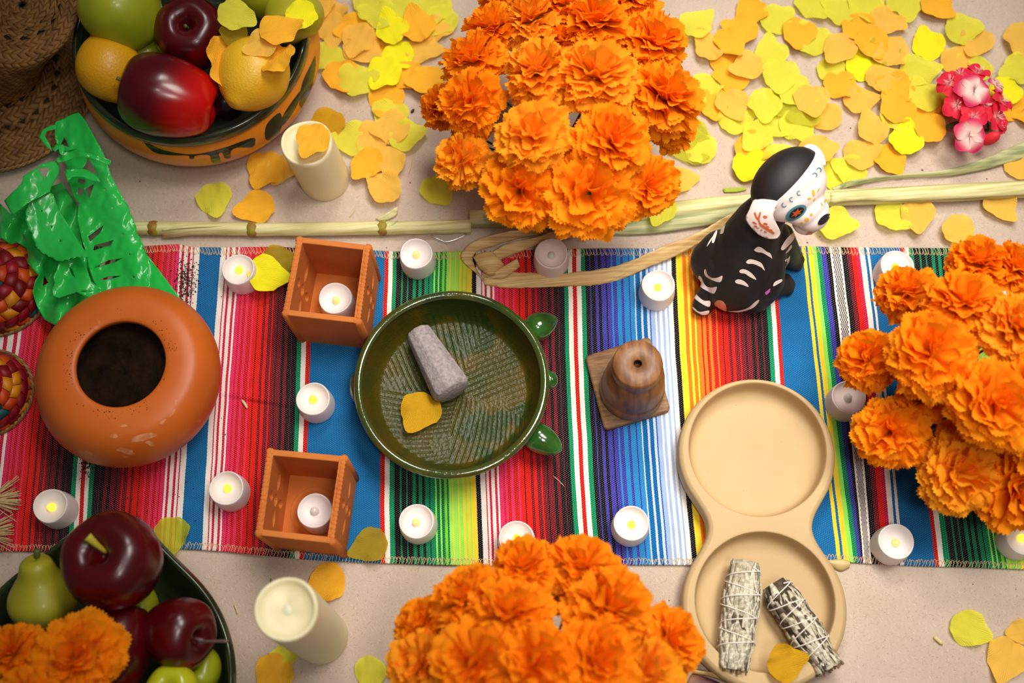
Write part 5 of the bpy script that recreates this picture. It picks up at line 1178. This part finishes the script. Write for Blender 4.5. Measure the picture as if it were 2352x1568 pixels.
# ears
def ear(poly, z0, z1, nm='ear'):
    P_ = smooth_poly(poly, 3); ys = [p[1] for p in P_]; V2, F2 = tri_poly(P_, (), 6)
    cx, cy = sum(p[0] for p in P_)/len(P_), sum(p[1] for p in P_)/len(P_); V = []
    for p in V2:
        u = (p[1]-min(ys))/(max(ys)-min(ys)); rr = min(1, math.hypot(p[0]-cx, p[1]-cy)/45); V.append(G(p[0], p[1], z0+(z1-z0)*u+.006*(1-rr*rr)))
    return add(nm, V, [tuple(f) for f in F2], m_wht, t, world=True, thick=.004)
def c6(L_): return [(1680+x/6.532, 320+y/6.532) for x, y in L_]
e1_ = ear(c6([(330, 920), (450, 902), (600, 915), (690, 938), (665, 1010), (618, 1110), (640, 1200), (725, 1380), (690, 1465), (600, 1482), (500, 1455), (400, 1400), (300, 1300), (225, 1180), (280, 1050)]), .160, .130)
e2_ = ear(c6([(1085, 122), (1160, 84), (1250, 100), (1340, 180), (1392, 290), (1398, 400), (1320, 330), (1250, 250), (1180, 170)]), .150, .146)
bpy.context.view_layer.update(); bh = bvh_of([head]); bb_ = bvh_of([body]); be = bvh_of([e1_, e2_])
def ell(cx, cy, rx, ry, rot, n=22): a = math.radians(rot); return c6([(cx+rx*math.cos(2*PI*k/n)*math.cos(a)-ry*math.sin(2*PI*k/n)*math.sin(a), cy+rx*math.cos(2*PI*k/n)*math.sin(a)+ry*math.sin(2*PI*k/n)*math.cos(a)) for k in range(n)])
def dc_(nm, poly, bv_, m, off=.0003, st=2.5): return decal(nm, poly, bv_, m, t, off, st)
dc_('eye_ring', ell(968, 1100, 178, 92, -33), bh, m_teal, .0004); dc_('eye', ell(975, 1096, 122, 62, -33), bh, m_nose, .0008)
fl = [(975+(70 if k % 2 == 0 else 34)*1.4*math.cos(PI*k/6)*.84-(70 if k % 2 == 0 else 34)*.75*math.sin(PI*k/6)*(-.54), 1096+(70 if k % 2 == 0 else 34)*1.4*math.cos(PI*k/6)*(-.54)+(70 if k % 2 == 0 else 34)*.75*math.sin(PI*k/6)*.84) for k in range(12)]
dc_('eye_flower', c6(fl), bh, m_org, .0011, 1.5)
dc_('nose', ell(1380, 1195, 108, 48, -42), bh, m_nose, .0012)
for x, y, rx, ry, ro_ in ((1195, 1125, 22, 20, 0), (1130, 1200, 32, 28, 0), (1050, 1255, 22, 20, 0), (1225, 800, 20, 50, -10), (1165, 885, 30, 16, 0), (1240, 900, 12, 26, 40), (1350, 970, 10, 24, -30), (1400, 920, 12, 24, 10), (905, 1295, 22, 22, 0), (820, 1295, 46, 16, -30), (1300, 760, 10, 40, 30)): dc_('painted_dot', ell(x, y, rx, ry, ro_, 12), bh, m_yel, .0005, 1.5)
def arc(cx, cy, r, a0, a1, w_, n=10): o_ = [(cx+(r+w_)*math.cos(math.radians(a0+(a1-a0)*k/n)), cy+(r+w_)*math.sin(math.radians(a0+(a1-a0)*k/n))) for k in range(n+1)]; return c6(o_+[(cx+(r-w_*.7)*math.cos(math.radians(a1+(a0-a1)*k/n)), cy+(r-w_*.7)*math.sin(math.radians(a1+(a0-a1)*k/n))) for k in range(n+1)])
for x, y, a0 in ((790, 980, 20), (905, 900, 60), (1015, 805, 50), (1245, 535, -170), (1308, 460, -170)): decal('painted_curl', arc(x, y, 30, a0, a0+230, 9), bh, m_teal, t, .0005, 1.4, smooth=False)
dc_('mouth', ell(1160, 1415, 62, 22, -20), bh, m_pk, .0006)
for poly in ([(340, 1100), (365, 1095), (385, 1160), (400, 1150), (425, 1090), (445, 1095), (425, 1200), (450, 1260), (520, 1310), (640, 1390), (620, 1412), (500, 1340), (430, 1290), (400, 1210), (370, 1180)], ): dc_('ear_branch', c6(poly), be, m_org, .0006, 1.8)
for x, y, rx, ry, ro_ in ((505, 1160, 34, 20, 10), (350, 1250, 38, 14, 30), (510, 1265, 34, 18, 10), (365, 1300, 30, 12, 20), (450, 1355, 16, 10, 0), (510, 1382, 24, 12, 20), (545, 1305, 30, 10, 20), (590, 1350, 28, 8, 20), (400, 1325, 20, 8, 0)): dc_('ear_mark', ell(x, y, rx, ry, ro_, 12), be, m_org, .0006, 1.5)
def c7(L_): return [(1580+x/6.532, 500+y/6.532) for x, y in L_]
for nm, poly in (('painted_rib', [(993, 480), (1050, 433), (1110, 450), (1180, 505), (1235, 535), (1260, 608), (1215, 580), (1120, 525), (1040, 512)]), ('painted_rib', [(874, 658), (930, 620), (1040, 645), (1110, 690), (1150, 790), (1085, 735), (980, 690), (900, 688)]), ('painted_rib', [(774, 795), (820, 768), (900, 790), (980, 855), (1025, 928), (930, 885), (860, 838), (790, 825)]),
                 ('painted_rib', [(710, 945), (755, 920), (830, 940), (885, 985), (908, 1034), (820, 1003), (730, 980)]), ('painted_rib', [(486, 232), (515, 120), (552, 50), (572, 70), (550, 170), (536, 225), (510, 242)]), ('painted_rib', [(362, 365), (380, 270), (432, 190), (438, 240), (400, 360), (378, 380)]), ('painted_rib', [(285, 430), (330, 340), (380, 280), (350, 350), (300, 420)]),
                 ('tail_band', [(248, 790), (270, 770), (300, 850), (370, 900), (450, 895), (522, 868), (490, 962), (370, 935), (262, 865)]), ('tail_band', [(165, 870), (205, 890), (250, 990), (300, 1035), (370, 1045), (440, 1035), (395, 1135), (300, 1100), (200, 1040), (160, 960)]),
                 ('tail_band', [(105, 1105), (150, 1170), (240, 1240), (335, 1245), (322, 1330), (240, 1305), (130, 1230), (78, 1170)]), ('tail_band', [(40, 1285), (100, 1350), (180, 1408), (312, 1388), (300, 1440), (220, 1455), (120, 1400), (60, 1340)]),
                 ('chest_bone', [(1393, 465), (1420, 400), (1480, 310), (1560, 235), (1600, 215), (1585, 320), (1500, 420), (1430, 482)]), ('leg_bone', [(1460, 530), (1500, 470), (1545, 405), (1552, 450), (1500, 510)]), ('leg_bone', [(1448, 640), (1500, 600), (1528, 570), (1520, 640), (1490, 710), (1455, 745), (1480, 672)]),
                 ('foot_bone', [(1278, 1024), (1300, 962), (1390, 920), (1414, 930), (1400, 960), (1330, 1002)]), ('leg_bone', [(610, 1395), (760, 1390), (900, 1345), (990, 1270), (1050, 1228), (1068, 1245), (1000, 1330), (900, 1380), (760, 1412)])): dc_(nm, c7(poly), bb_, m_wht, .0004, 2.5)
dc_('knee_patch', c7([(405, 1275), (450, 1236), (520, 1245), (566, 1300), (576, 1395), (500, 1370), (420, 1330)]), bb_, m_pk, .0004); dc_('painted_heart', c7([(1158, 1115), (1190, 1090), (1232, 1058), (1225, 1110), (1175, 1152)]), bb_, m_mag, .0004, 1.5)

# small litter on the paper
m_tw = mat('straw_bit', (214, 196, 140), .7); m_seed = mat('dark_seed', (50, 34, 26), .6)
for (x, y, x2, y2, l, mm, r) in ((803, 498, 816, 476, 'thin pale straw bit on paper left of the leaf scrap', m_tw, .0005), (938, 400, 948, 358, 'thin straw bit below petals left of the top centre bouquet', m_tw, .0004), (944, 258, 950, 250, 'dark oval seed left of the top centre bouquet', m_seed, .0016), (782, 272, 788, 269, 'tiny dark seed above right of the upper ivory candle', m_seed, .0008),
                                 (1270, 1092, 1297, 1118, 'pale pink curved thread on the runner below the dish horn', mat('pink_thread', (214, 150, 140), .7), .0005), (538, 1388, 545, 1410, 'thin dry straw bit left of the lower ivory candle', m_tw, .0008), (555, 918, 568, 938, 'small cream straw scrap on red stripes near the cloth fold', m_tw, .0016), (2145, 1462, 2165, 1480, 'small pale straw flake at lower right on the paper', m_tw, .0022), (622, 1328, 628, 1355, 'short green leaf bit above the lower ivory candle', mat('green_bit', (150, 150, 80), .7), .0012)):
    z = .0045 if 575 < y < 1285 else .0016
    o = add('paper_litter' if mm is not m_seed else 'seed', *tube(catmull([G(x, y, z), G((x+x2)/2+1.5, (y+y2)/2, z+.0004), G(x2, y2, z)], 7), [r*.5, r, r, r, r, r*.9, r*.3], 6), mm); tag(o, l, 'litter' if mm is not m_seed else 'seed')
